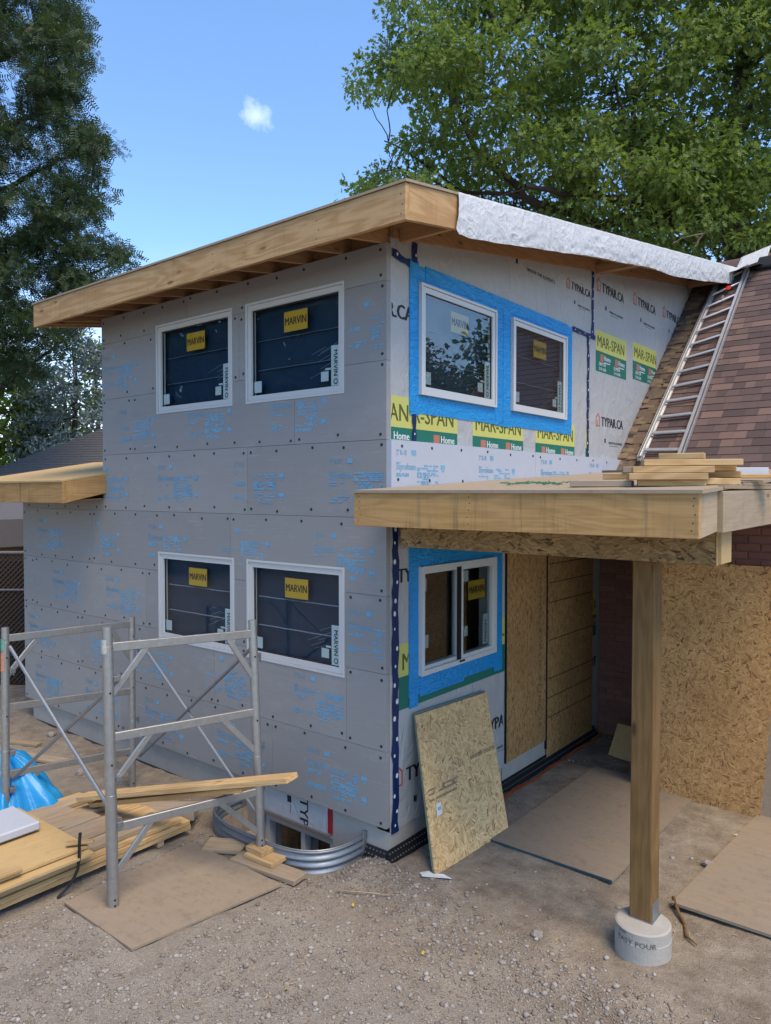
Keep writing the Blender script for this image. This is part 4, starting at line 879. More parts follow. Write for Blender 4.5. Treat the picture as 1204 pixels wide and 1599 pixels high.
# lumber stack
rr = random.Random(11)
LAB = ['in the bottom layer of the lumber stack', 'in the second layer of the lumber stack', 'in the third layer of the lumber stack', 'in the top layer of the lumber stack']
for x in (-1.9, -2.6):
    for y in (-.95, -2.3): put(board('bearer', (x-.3, y, -.243), (x+.3, y, -.243), .06, .05, M_['pine_w']), 'short bearer block under the lumber stack', 'wood block', 'bearers under the lumber stack')
for lay_, (z, n, w, x0, ends) in enumerate((( -.196, 5, .235, -1.60, (-.62, -3.3)), (-.155, 5, .235, -1.585, (-.66, -3.4)), (-.114, 5, .235, -1.595, (-.72, -3.35)), (-.073, 7, .140, -1.64, (-1.02, -3.3)))):
    for i in range(n):
        x = x0-w/2-i*(w+.004); e = ends[0]-rr.uniform(0, .10)-(.16 if lay_ == 3 and i % 2 else 0)-(0.28 if lay_ < 3 and i > 2 else 0)
        put(board('lumber_board', (x, ends[1], z+rr.uniform(-.001, .001)), (x+rr.uniform(-.015, .015), e, z+rr.uniform(-.001, .001)), w, .037, M_['pine' if lay_ < 3 else 'pine_w']), (('outer edge board facing the scaffold legs ' if i == 0 else 'long wide board ') if lay_ < 3 else 'outer narrow board facing the scaffold legs ' if i == 0 else 'narrow dusty board ')+LAB[lay_], 'board', ('wide boards, bottom layer', 'wide boards, second layer', 'wide boards, third layer', 'narrow boards, top layer')[lay_])
for z, e, x1, mt, lb in ((-.042, -1.62, -1.52, 'pine_w', 'lowest plywood sheet on the lumber stack'), (-.021, -1.60, -1.50, 'ply_new', 'middle plywood sheet on the lumber stack'), (.007, -1.60, -1.58, 'ply_new', 'yellow plywood sheet topping the lumber stack')):
    put(sheet('plywood_sheet', [(x1, -3.5, z), (x1+.02, e, z), (x1-1.05, e-.02, z), (x1-1.08, -3.5, z)][::-1], .018, M_[mt]), lb, 'plywood')
put(board('wood_strip', (-1.62, -3.0, .036), (-1.57, -2.10, .036), .09, .022, M_['pine']), 'narrow pale strip on top of the yellow plywood sheet', 'board')
put(board('wood_strip', (-1.66, -1.72, .035), (-1.54, -1.57, .035), .05, .018, M_['pine']), 'tiny wood offcut at the far corner of the yellow plywood sheet', 'offcut')
fo = MB().box(-2.50, -2.05, -2.25, -1.72, .027, .095, .012, Matrix.Translation((0, 0, 0))); put(fo.build('foam_offcut', M_['foam_light']), 'pale blue foam board offcut lying on the yellow plywood sheet', 'foam')
bx = [(-1.495, -1.70, .16), (-1.49, -1.71, .09), (-1.485, -1.715, -.02), (-1.49, -1.725, -.10), (-1.50, -1.75, -.16), (-1.515, -1.79, -.22), (-1.52, -1.86, -.262)]
m = MB()
for a, b in zip(bx[:-1], bx[1:]): m.bar(a, Vector(b)+(Vector(b)-Vector(a)).normalized()*.004, .022, .003, up=(1, -.6, .2))
put(m.build('packing_strap', M_['blackrub']), 'loose black packing strap curling up beside the lumber stack', 'strap')
put(board('timber', (-2.30, -1.02, -.14), (-1.70, -.52, -.14), .24, .07, M_['pine_w']), 'thick dusty timber lying behind the lumber stack', 'timber')
put(board('scrap_board', (-4.95, -.85, -.245), (-3.95, -.50, -.245), .14, .03, M_['pine_w']), 'weathered board lying on the bare dirt inside the scaffold', 'board')
put(board('scrap_board', (-5.2, -.62, -.25), (-4.75, -.42, -.25), .10, .03, M_['pine_w']), 'short weathered board on the dirt near the fence', 'board')
# blue tarp bundle
NT_, NR_ = 150, 34; V = [(-3.12, -1.50, .335)]; faces = []
for j in range(1, NR_+1):
    r = j/NR_
    for i in range(NT_):
        a_ = 2*math.pi*i/NT_; e = Vector((math.cos(a_), math.sin(a_), 0)); RR = .46+.10*noise.noise(e*1.7)+.09*noise.noise(e*5+Vector((3, 0, 0)))+.16*max(0, math.cos(a_-.35))**14
        pl = 1-2*abs(noise.noise(Vector((e.x*3.4, e.y*3.4, r*.9)))); p2_ = 1-2*abs(noise.noise(Vector((e.x*7.5, e.y*7.5, r*2.2+4))))
        rr_ = RR*r*(1+.10*pl*r); z = -.24+.575*(1-r**1.5)+(.085*pl+.045*p2_)*min(1, r*2.2)*(1-.55*r)+.03*noise.noise(Vector((e.x*2*r, e.y*2*r, 7)))
        if r > .9: z = max(z-.02, -.25+.02*p2_)
        V.append((-3.12+rr_*math.cos(a_), -1.50+rr_*math.sin(a_)*.9, z))
for i in range(NT_): faces.append((0, 1+i, 1+(i+1) % NT_))
for j in range(NR_-1):
    for i in range(NT_): k = 1+j*NT_; faces.append((k+i, k+NT_+i, k+NT_+(i+1) % NT_, k+(i+1) % NT_))
t = NT('blue_tarp'); tn = t.noise(t.obj, 9, 5, .6, 1.0); M_['tarp'] = t.done(t.mix(tn, (.010, .23, .54), (.02, .30, .62)), .38, t.bump(tn, .3, .02), None, .5)
m = MB(); m.add(V, faces); put(m.build('blue_tarp', M_['tarp'], smooth=True, fix=False), 'crumpled bright blue tarp heaped against the scaffold leg', 'tarp')
# ================================================================== WINDOW WELL
m = MB(); nt_, nz_ = 72, 48; vs = []
for i in range(nt_+1):
    t_ = math.pi*(1-i/nt_); t_ = min(max(t_, .0), math.pi)
    for j in range(nz_+1):
        z = -.125-.64*j/nz_; g = .013*math.sin(j/nz_*2*math.pi*11.5); x, y = well_xy(t_, g); vs.append((x, y, z))
fs = [(i*(nz_+1)+j, (i+1)*(nz_+1)+j, (i+1)*(nz_+1)+j+1, i*(nz_+1)+j+1) for i in range(nt_) for j in range(nz_)]
m.add(vs, fs); well = m.build('window_well', M_['galv'], smooth=True, fix=False); sm = well.modifiers.new('thick', 'SOLIDIFY'); sm.thickness = .003
put(well, 'curved corrugated galvanised window well in front of the basement window', 'window well')
m = MB(); m.tube([(*well_xy(math.pi*(1-i/nt_), .006), -.123) for i in range(nt_+1)], .006, 6); m.build('rolled_rim', M_['galv'], well)
m = MB().box(-.262, -.235, .0, .046, -.62, -.09, .003).box(-1.735, -1.71, .0, .046, -.62, -.09, .003); m.build('flange', M_['galv'], well)
put(board('scrap_board', (-1.5, -.10, -.42), (-.95, -.20, -.50), .12, .03, M_['pine_w']), 'board fallen across the inside of the window well', 'board')
# ================================================================== LADDER ON THE ROOF
lad = empty('ladder', (.55, 4.65, 3.08), 'aluminium extension ladder lying up the brown shingle roof beside the wrapped wall', 'ladder')
Lb, Lt, Rb, Rt = Vector((.31, 4.62, rz(4.62)+.08)), Vector((.385, 7.70, rz(7.70)+.08)), Vector((.785, 4.60, rz(4.60)+.08)), Vector((.765, 7.93, rz(7.93)+.08))
for a, b, s in ((Lb, Lt, -1), (Rb, Rt, 1)):
    m = MB().bar(a, b, .012, .085, up=NRM, bev=.001); o1 = Vector((s*-.014, 0, 0)); m.bar(a+o1+NRM*.034, b+o1+NRM*.034, .028, .006, up=NRM); m.bar(a+o1-NRM*.034, b+o1-NRM*.034, .028, .006, up=NRM)
    m.bar(a+Vector((s*.03, 0, 0))+NRM*.0, b.lerp(a, .03)+Vector((s*.03, 0, 0)), .008, .06, up=NRM, bev=.001); m.build('rail', M_['ladder'], lad)
    MB().bar(a-UPS*.06, a+UPS*.07, .05, .03, up=NRM, bev=.004).build('foot', M_['steel'], lad)
n = 13
for i in range(n):
    f = .035+.945*i/(n-1); p, q2 = Lb.lerp(Lt, f), Rb.lerp(Rt, f); MB().tube([p, q2], .019, 10).build('rung', M_['ladder'], lad)
    if i < 11: p, q2 = p+NRM*.03+UPS*.05, q2+NRM*.03+UPS*.05; MB().tube([p-NRM*.055, q2-NRM*.055], .0165, 8).build('rung', M_['ladder'], lad)
c = Lb.lerp(Lt, .90).lerp(Rb.lerp(Rt, .90), .55); MB().bar(c-UPS*.09+NRM*.02, c+UPS*.02+NRM*.02, .07, .006, up=NRM).build('red_tag', plain('red_plastic', (.5, .03, .02), .4), lad)
MB().bar(c-UPS*.36+NRM*.02-Vector((.03, 0, 0)), c-UPS*.26+NRM*.02-Vector((.03, 0, 0)), .03, .03, up=NRM, bev=.004).build('pulley', M_['steel'], lad)
# ================================================================== OFFCUTS ON THE PORCH ROOF
def off(name, px0, px1, py, dep, yawd, layer, mat, lb, w=.089, t=.038):
    c = view_point((px0+px1)/2, py, dep); L = (px1-px0)/FPX*dep/max(.35, math.cos(R(38.8-yawd))); z = zd(c.y)+.019+layer*.0385; d = Vector((math.cos(R(yawd)), math.sin(R(yawd)), 0))*(L/2)
    c.z = z; return put(board(name, c-d, c+d, w, t, M_[mat], None), lb, 'offcut')
PILE = [(898, 982, 752, 4.55, 14, 0, 'pine_w', 'dark weathered offcut lying apart on the porch deck, next to the offcut pile', .14), (1000, 1095, 752, 4.35, 22, 0, 'pine', 'bottom offcut under the middle of the porch-roof pile', .10), (1094, 1152, 747, 4.35, 48, 0, 'pine', 'bottom offcut at the open end of the porch-roof pile', .09),
        (945, 1010, 741, 4.66, 20, 1, 'pine', 'second-layer offcut on the end of the pile facing the wrapped wall', .09), (984, 1097, 743, 4.33, 27, 1, 'pine', 'broad second-layer offcut with sawn end on the porch pile', .14), (1090, 1150, 741, 4.45, 12, 1, 'fascia', 'short orange-toned second-layer offcut in the porch pile', .09),
        (975, 1050, 730, 4.62, 25, 2, 'pine_w', 'greyish third-layer offcut at the back of the porch pile', .09), (992, 1106, 731, 4.36, 24, 2, 'pine', 'long third-layer offcut along the front of the porch pile', .14), (1098, 1145, 731, 4.5, 20, 2, 'pine', 'stubby third-layer offcut poking from the porch pile', .09),
        (1008, 1150, 720, 4.40, 28, 3, 'pine', 'longest offcut laid across the top of the porch pile', .12), (1036, 1094, 712, 4.55, 10, 4, 'pine', 'small wedge offcut crowning the porch pile', .09)]
for a in PILE: off('wood_offcut', *a[:8], w=a[8])
c1, c2 = view_point(1130, 742, 4.50), view_point(1225, 752, 4.75); c1.z = zd(c1.y)+.045; c2.z = zd(c2.y)+.025
put(board('wood_offcut', c1, c2, .09, .025, M_['fascia']), 'thin slanting strip trailing off the porch offcut pile', 'offcut')
c1 = view_point(1165, 735, 4.85); d = Vector((.779, .626, 0))*.11; c1.z = zd(c1.y)+.06
put(board('foam_offcut', c1-d, c1+d, .16, .05, M_['foam_edge']), 'small white foam offcut behind the porch offcut pile', 'foam')
m = MB(); rs = random.Random(4)
for i in range(16):
    c = Vector((1.05+rs.uniform(-.28, .4), .35+rs.uniform(-.12, .25), 0)); c.z = zd(c.y)+.006; pts = [c.copy()]
    for k in range(7): c = c+Vector((rs.uniform(-.05, .06), rs.uniform(-.05, .05), 0)); pts.append(Vector((c.x, c.y, zd(c.y)+rs.uniform(.004, .02))))
    m.tube(pts, .0035, 5)
put(m.build('green_twine', plain('green_plastic_twine', (.06, .20, .10), .5), fix=False), 'tangle of green twine on the porch roof deck', 'twine')
# ================================================================== SMALL LITTER
def scrap(name, pts, mat, lb, cat):
    m = MB(); b = [Vector((x, y, gz(x, y)+.008+z)) for x, y, z in pts]; m.prism(b, (0, 0, .003)); return put(m.build(name, mat), lb, cat)
scrap('paper_scrap', [(.30, .03, 0), (.36, -.02, .01), (.44, .03, 0), (.52, .06, .012), (.55, .10, 0), (.47, .10, .01), (.40, .075, 0), (.35, .08, .008)], M_['whiteink'], 'torn white scrap at the foot of the leaning OSB sheet', 'scrap')
scrap('paper_scrap', [(2.0, 2.2, 0), (2.06, 2.18, .01), (2.13, 2.22, 0), (2.12, 2.28, .01), (2.05, 2.26, 0)], M_['whiteink'], 'small white scrap on the dirt in front of the tall OSB sheet', 'scrap')
m = MB().tube([(1.93, .84, -.225), (2.0, .72, -.245), (2.08, .60, -.255), (2.13, .47, -.25), (2.21, .42, -.25)], [.013, .012, .011, .009, .005], 7); put(m.build('branch', M_['post'], smooth=True), 'dark broken branch poking from under the weathered plywood sheet', 'branch')
m = MB().tube([(.98, -1.90, -.262), (1.02, -1.84, -.25), (1.08, -1.80, -.258), (1.12, -1.73, -.26)], [.006, .007, .005, .003], 6).tube([(1.02, -1.84, -.25), (1.0, -1.77, -.255)], [.004, .002], 5); put(m.build('twig', M_['blackrub'], smooth=True), 'small dark twig lying on the gravel in the foreground', 'twig')
m = MB().tube([(-.03, -.55, -.255), (.2, -.42, -.25), (.32, -.35, -.257)], [.006, .005, .003], 6); put(m.build('twig', M_['pine_w'], smooth=True), 'thin pale stick on the dirt in front of the house corner', 'twig')
M_['field'] = plain('field_stone', (.27, .235, .20), .9, var=.3)
stone_lab = ['chunk of pale stone on the dirt beside the weathered plywood', 'stone half sunk in the dirt inside the scaffold', 'pale stone on the dirt close to the fence', 'stone lying beside the foundation behind the scaffold', 'flat stone on the gravel near the footing']
for (x, y, r), lb in zip(((1.98, 1.55, .045), (-3.6, -.55, .05), (-5.0, -.15, .055), (-3.3, -.2, .045), (1.35, -.1, .035)), stone_lab):
    b_ = bmesh.new(); bmesh.ops.create_icosphere(b_, subdivisions=2, radius=r); V = []
    for v in b_.verts: k = 1+.45*noise.noise(v.co/r*1.3+Vector((x, y, 0))); V.append((x+v.co.x*k*1.2, y+v.co.y*k, gz(x, y)+r*.35+v.co.z*k*.7))
    m = MB(); m.add(V, [tuple(v.index for v in f.verts) for f in b_.faces]); b_.free(); put(m.build('stone', M_['field']), lb, 'stone')
# ================================================================== GRAVEL
def ico_np(): 
    b_ = bmesh.new(); bmesh.ops.create_icosphere(b_, subdivisions=1, radius=1.0); V = np.array([v.co[:] for v in b_.verts]); Fc = np.array([[v.index for v in f.verts] for f in b_.faces]); b_.free(); return V, Fc
IV, IF = ico_np()
OV = np.array([(1, 0, 0), (-1, 0, 0), (0, 1, 0), (0, -1, 0), (0, 0, 1), (0, 0, -1)], float); OF = np.array([(0, 2, 4), (2, 1, 4), (1, 3, 4), (3, 0, 4), (2, 0, 5), (1, 2, 5), (3, 1, 5), (0, 3, 5)])
tempo = [OV*(1+.4*rng.uniform(-1, 1, (6, 1)))*np.array([1, rng.uniform(.7, 1), rng.uniform(.6, .8)]) @ np.linalg.qr(rng.normal(size=(3, 3)))[0] for _ in range(14)]
templ = [IV*(1+.35*rng.uniform(-1, 1, (len(IV), 1)))*np.array([1, rng.uniform(.6, .95), rng.uniform(.45, .7)]) for _ in range(10)]
GRIDX, GRIDY = np.array(gx), np.array(gy); GZ = GV[:, 2].reshape(len(gy), len(gx))
def gz_np(x, y):
    i = np.clip(np.searchsorted(GRIDX, x)-1, 0, len(gx)-2); j = np.clip(np.searchsorted(GRIDY, y)-1, 0, len(gy)-2); return (GZ[j, i]+GZ[j, i+1]+GZ[j+1, i]+GZ[j+1, i+1])/4
def keep_out(x, y):
    k = (x > -.02) & (x < .12) & (y > 0) | ((x < .03) & (y > .02)) | ((x > .43) & (x < 1.53) & (y > .8) & (y < 2.95)) | ((x > 1.93) & (y > .76) & (y < 3.1)) | ((x > -1.46) & (x < -.38) & (y > -1.89) & (y < -.74)) | ((x < -1.5) & (x > -2.9) & (y < -.64) & (y > -3.3))
    k |= ((abs((x-WELL_C[0])/.77)**3.2+abs((y-WELL_C[1])/.63)**3.2) < 1) & (y < .1); k |= ((x-1.945)**2+(y-.19)**2 < .178**2); return k
def patchy(x, y, f, o): return np.array([noise.noise(Vector((a*f, b*f, o))) for a, b in zip(x, y)])
def scatter_stones(name, n, x0, x1, y0, y1, smin, smax, dens, mat, lb, TM=None):
    TT, IF, nV = (np.array(tempo), OF, 6) if TM else (np.array(templ), globals()['IF'], len(IV))
    x = rng.uniform(x0, x1, n); y = rng.uniform(y0, y1, n); p_ = dens(x, y); k = (rng.random(n) < p_) & ~keep_out(x, y); x, y = x[k], y[k]; n = len(x)
    s = smin+(smax-smin)*rng.random(n)**3.0; a = rng.uniform(0, 6.28, n); ti = rng.integers(0, len(TT), n); T = TT[ti]*s[:, None, None]
    c, sn_ = np.cos(a)[:, None], np.sin(a)[:, None]; X = T[:, :, 0]*c-T[:, :, 1]*sn_; Y = T[:, :, 0]*sn_+T[:, :, 1]*c; z = gz_np(x, y)+s*.18
    P = np.stack([X+x[:, None], Y+y[:, None], T[:, :, 2]+z[:, None]], 2).reshape(-1, 3); Fc = (IF[None]+(np.arange(n)*nV)[:, None, None]).reshape(-1, 3)
    o = fast_mesh(name, P, Fc, mat, None, {'tint': np.repeat(rng.random(n), nV)}); return tag(o, lb, 'gravel', kind='stuff')
t = NT('gravel_stone'); at = t.n('ShaderNodeAttribute'); at.attribute_name = 'tint'; gn = t.noise(t.obj, 70, 4, .6)
gcol = t.ramp(at.outputs['Fac'], [(0.0, (.15, .125, .10)), (.35, (.24, .21, .18)), (.7, (.30, .28, .255)), (.92, (.34, .32, .29)), (1.0, (.40, .38, .35))]); M_['stone'] = t.done(t.mix(t.math('MULTIPLY', gn, .4), gcol, (.19, .16, .13)), .9, t.bump(gn, .3, .003), None, .25)
def dens_gravel(x, y):
    band = np.exp(-((y-(-.32-.22*(x-1.0)-.10*np.sin(x*2.0)))**2)/.075)*(x > -.9)*1.3; n1 = patchy(x, y, 1.3, 2.0); n2 = patchy(x, y, 4.0, 6.0)
    front = np.clip((-.15-y+.25*n1)*1.4, 0, 1); return np.clip(.85*band*(.75+.5*n1)+front*(.30+.6*np.clip(n1+.35*n2+.05, 0, 1)), 0, 1)*np.clip((1.6-y), 0, 1)
scatter_stones('gravel', 120000, -2.2, 3.3, -3.0, 1.1, .004, .0125, dens_gravel, M_['stone'], 'fine loose grey gravel spread over the ground in front of the house', True)
scatter_stones('coarse_gravel', 24000, -2.4, 3.4, -3.0, 1.2, .007, .024, dens_gravel, M_['stone'], 'coarser stones mixed through the gravel in front of the house')
scatter_stones('pebbles', 3600, -6.5, 3.3, -3.4, 4.0, .004, .022, lambda x, y: .55+.4*patchy(x, y, 2.0, 5.0), M_['stone'], 'scattered pebbles and clods on the bare dirt')
# wood chips
n = 260; x = rng.uniform(-1.2, 3.0, n); y = rng.uniform(-2.0, 2.6, n); k = ~keep_out(x, y); m = MB()
for a, b in zip(x[k], y[k]):
    l, w, r_ = rng.uniform(.008, .035), rng.uniform(.002, .007), rng.uniform(0, 6.28); m.box(-l/2, l/2, -w/2, w/2, 0, .003, 0, Matrix.Translation((a, b, gz(a, b)+.008)) @ Matrix.Rotation(r_, 4, 'Z') @ Matrix.Rotation(rng.uniform(-.2, .2), 4, 'Y'))
tag(m.build('wood_chips', M_['pine'], fix=False), 'sawdust chips and splinters scattered over the ground', 'wood chips', kind='stuff')
m = MB()
for (a, b) in ((.90, -.76), (1.15, -.52), (.45, -1.5), (.2, -.62)):
    r_ = rng.uniform(0, 6); F = Matrix.Translation((a, b, gz(a, b)+.012)) @ Matrix.Rotation(r_, 4, 'Z') @ Matrix.Rotation(.3, 4, 'X'); m.add([(0, 0, 0), (.009, .008, .003), (.010, .022, 0), (0, .033, .004), (-.010, .022, 0), (-.009, .008, .003)], [(0, 1, 2, 3, 4, 5)], F)
tag(m.build('fallen_leaves', plain('yellow_leaf', (.45, .33, .03), .6), fix=False), 'few yellow fallen leaves on the gravel', 'leaves', kind='stuff')

# ================================================================== BACK YARD AT THE LEFT
M_['far_roof'] = None
t = NT('grey_shingle_roof'); fn = t.noise(t.map(t.obj, (6, 6, 1)), 2.0, 4, .7); M_['far_roof'] = t.done(t.mix(fn, (.10, .092, .088), (.17, .155, .145)), .9, t.bump(fn, .3, .01), None, .2)
M_['grey_wall'] = plain('grey_siding', (.11, .105, .112), .8, var=.1)
gar = empty('neighbour_garage', (-14, 5, -.3), 'neighbouring garage with dark grey hipped shingle roof beyond the yard', 'garage')
E0, E1, RD0, RD1 = Vector((-15.5, 2.2, 2.55)), Vector((-7.4, 7.2, 2.55)), Vector((-12.24, 3.9, 4.12)), Vector((-9.3, 6.2, 4.12))
ex = (E1-E0).normalized(); en = Vector((-ex.y, ex.x, 0)); E2, E3 = E1+en*5.5, E0+en*5.5; RD0 = E0+ex*2.9+en*2.75+Vector((0, 0, 1.75)); RD1 = E1-ex*2.0+en*2.75+Vector((0, 0, 1.75))
m = MB(); m.add([E0, E1, E2, E3, RD0, RD1], [(0, 1, 5, 4), (1, 2, 5), (2, 3, 4, 5), (3, 0, 4), (0, 3, 2, 1)]); groof = m.build('roof', M_['far_roof'], gar)
m = MB(); nc = 26
for i in range(nc):                       # shingle courses as real steps
    f0, f1 = i/nc, (i+1)/nc; a, b = E0.lerp(RD0, f0), E1.lerp(RD1, f0); c, d = E1.lerp(RD1, f1), E0.lerp(RD0, f1); up = Vector((0, 0, .025)); m.add([a+up, b+up, c+up*.2, d+up*.2, a, b], [(0, 1, 2, 3), (4, 5, 1, 0)])
tag(m.build('shingle_course', M_['far_roof'], groof, fix=False), kind='stuff')
ins = .35; A_ = [E0+ex*ins+en*ins, E1-ex*ins+en*ins, E2-ex*ins-en*ins, E3+ex*ins-en*ins]
MB().prism([Vector((p.x, p.y, -.4)) for p in A_], (0, 0, 2.97)).build('wall', M_['grey_wall'], gar)
cv = RD0+ex*.45; cv = cv.lerp(E0+ex*3.2, .10); MB().box(-.22, .22, -.13, .13, 0, .10, .02, axes(ex, (0, 0, 1), cv+Vector((0, 0, .03)))).build('roof_vent', M_['blackrub'], gar)
shed = empty('garden_shed', (-9.3, .6, -.3), 'low grey shed with sloping roof glimpsed behind the fence', 'shed')
m = MB().prism([(-10.6, -.4, 2.62), (-10.6, 2.4, 2.62), (-7.9, 2.4, 2.22), (-7.9, -.4, 2.22)], (0, 0, -.42)); m.build('roof', M_['grey_wall'], shed)
m = MB().box(-10.3, -8.1, -.1, 2.2, -.3, 1.85); m.build('wall', M_['rafter'], shed)
fence = empty('chain_link_fence', (-7.7, .4, -.3), 'dark chain-link fence with privacy slats at the end of the foam wall', 'fence')
M_['fence'] = plain('dull_fence_pipe', (.13, .13, .14), .6)
fd = Vector((.27, .22, 0)).normalized(); f0 = Vector((-7.83, .50, 0))-fd*2.2; f1 = Vector((-7.56, .72, 0))+fd*3
MB().tube([f0+Vector((0, 0, 1.73)), f1+Vector((0, 0, 1.73))], .024, 8).build('rail', M_['fence'], fence); MB().tube([f0+Vector((0, 0, 1.17)), f1+Vector((0, 0, 1.17))], .018, 8).build('rail', M_['fence'], fence)
for k in (.1, 3.3, 4.9): c = f0+fd*k; MB().tube([c+Vector((0, 0, -.4)), c+Vector((0, 0, 1.78))], .03, 10).build('fence_post', M_['fence'], fence)
m = MB(); Lf = (f1-f0).length; nf = Vector((-fd.y, fd.x, 0)); s = -1.9
while s < Lf:
    for sg in (1, -1):
        a, b = s, s+1.95
        if sg < 0: a, b = b, a
        p, q2 = f0+fd*a+nf*.012*sg+Vector((0, 0, -.25)), f0+fd*b+nf*.012*sg+Vector((0, 0, 1.70)); m.bar(p, q2, .004 if sg < 0 else .012, .004, up=nf) if sg < 0 else m.bar(p, q2, .030, .004, up=nf)
    s += .075
tag(m.build('mesh_slats', plain('brown_slat', (.05, .035, .028), .7), fence, fix=False), kind='stuff')
MB().box(0, Lf, .04, .06, -.3, 1.6, 0, axes(fd, (0, 0, 1), f0)).build('backing', plain('dark_backing', (.025, .02, .016), .9), fence)

# ================================================================== TREES
OAK = (np.array([(0, .0), (.05, .12), (.20, .16), (.10, .30), (.34, .46), (.12, .56), (.26, .80), (.08, .78), (0, 1.0), (-.08, .78), (-.26, .80), (-.12, .56), (-.34, .46), (-.10, .30), (-.20, .16), (-.05, .12), (0, .5)]), np.array([(i, (i+1) % 16, 16) for i in range(16)]))
SLIM = (np.array([(0, 0), (.16, .35), (.13, .7), (0, 1), (-.13, .7), (-.16, .35)]), np.array([(0, 1, 2), (0, 2, 3), (0, 3, 4), (0, 4, 5)]))
PINN = (np.array([p for k in range(4) for p in ((.02, .1+k*.24), (.34, .22+k*.24), (.30, .32+k*.24), (.02, .2+k*.24), (-.02, .1+k*.24), (-.34, .22+k*.24), (-.30, .32+k*.24), (-.02, .2+k*.24))]), np.array([f for k in range(8) for f in ((k*4, k*4+1, k*4+2), (k*4, k*4+2, k*4+3))]))
BROAD = (np.array([(0, 0), (.28, .3), (.32, .55), (0, 1), (-.32, .55), (-.28, .3)]), np.array([(0, 1, 2), (0, 2, 3), (0, 3, 4), (0, 4, 5)]))
def unit(a): return a/np.maximum(np.linalg.norm(a, axis=1, keepdims=True), 1e-6)
def leaf_mesh(name, pos, axis, nrm, size, tint, tmpl, mat, parent, kind=None, fold=.12):
    T, Fc = tmpl; axis = unit(axis); side_ = unit(np.cross(axis, nrm)); nn = np.cross(side_, axis); k = len(T); n = len(pos)
    fo = fold*(np.abs(T[:, 0])*1.5-.6*T[:, 1]**2)
    P = pos[:, None, :]+size[:, None, None]*(T[None, :, 0:1]*side_[:, None, :]+T[None, :, 1:2]*axis[:, None, :]+fo[None, :, None]*nn[:, None, :])
    FF = (Fc[None]+(np.arange(n)*k)[:, None, None]).reshape(-1, 3)
    o = fast_mesh(name, P.reshape(-1, 3), FF, mat, parent, {'tint': np.repeat(tint, k)}, origin=tuple(wm(parent).to_translation()))
    return tag(o, kind=kind)
def crown(name, parent, centers, radii, per, size, tmpl, mat, droop=.35, flat=.6, up=.7, spray=0.0):
    """leaves in clumps: shells of leaves round each twig end, hanging outward and down"""
    C_ = np.repeat(centers, per, 0); Rr = np.repeat(radii, per); n = len(C_)
    d = unit(rng.normal(size=(n, 3))); r = rng.random(n)**.45; off_ = d*r[:, None]*Rr[:, None]; off_[:, 2] *= flat
    if spray: off_[:, 2] -= spray*(off_[:, 0]**2+off_[:, 1]**2)/np.maximum(Rr, .1)
    axis = d*1.0+rng.normal(size=(n, 3))*.6; axis[:, 2] -= droop; nrm = rng.normal(size=(n, 3))*.55; nrm[:, 2] += up
    ct = np.repeat(rng.random(len(centers)), per); tint = np.clip(.5*ct+.5*rng.random(n), 0, 1)
    return leaf_mesh(name, C_+off_, axis, nrm, size*(.45+.95*rng.random(n)**1.2), tint, tmpl, mat, parent)
def limbs(name, parent, polys, mat, n=8):
    m = MB()
    for pts, r0, r1 in polys:
        pts = [Vector(p) for p in pts]; q = [pts[0]]
        for a, b in zip(pts[:-1], pts[1:]):
            L = (b-a).length
            for k in (1, 2, 3, 4): q.append(a.lerp(b, k/4)+(Vector((rng.normal(), rng.normal(), rng.normal()))*.03*L if k < 4 else Vector((0, 0, 0))))
        m.tube(q, [r0+(r1-r0)*i/(len(q)-1) for i in range(len(q))], n, False)
    return m.build(name, mat, parent, smooth=True, fix=False)
M_['bark'] = plain('bark', (.045, .036, .030), .95, var=.5, scale=12, bump=.6)
def twig_paths(centers, limb_pts, r=.018):
    out = []; LP = np.array(limb_pts)
    for c in centers:
        d = np.linalg.norm(LP-c, axis=1)+.35*np.maximum(LP[:, 2]-c[2], 0); b = LP[d.argmin()]; mid = (b+c)/2+rng.normal(size=3)*.05*np.linalg.norm(c-b); mid[2] += .05*np.linalg.norm(c-b)
        out.append(([tuple(b), tuple(mid), tuple(c)], r*(.5+.16*np.linalg.norm(c-b)), .005))
    return out
def dense_pts(polys):
    out = []
    for pts, a, b in polys:
        for p, q in zip(pts[:-1], pts[1:]):
            for k in range(6): out.append(tuple(Vector(p).lerp(Vector(q), k/6)))
    return out
def inside(px, py, poly):
    r = False; j = len(poly)-1
    for i in range(len(poly)):
        if (poly[i][1] > py) != (poly[j][1] > py) and px < (poly[j][0]-poly[i][0])*(py-poly[i][1])/(poly[j][1]-poly[i][1])+poly[i][0]: r = not r
        j = i
    return r
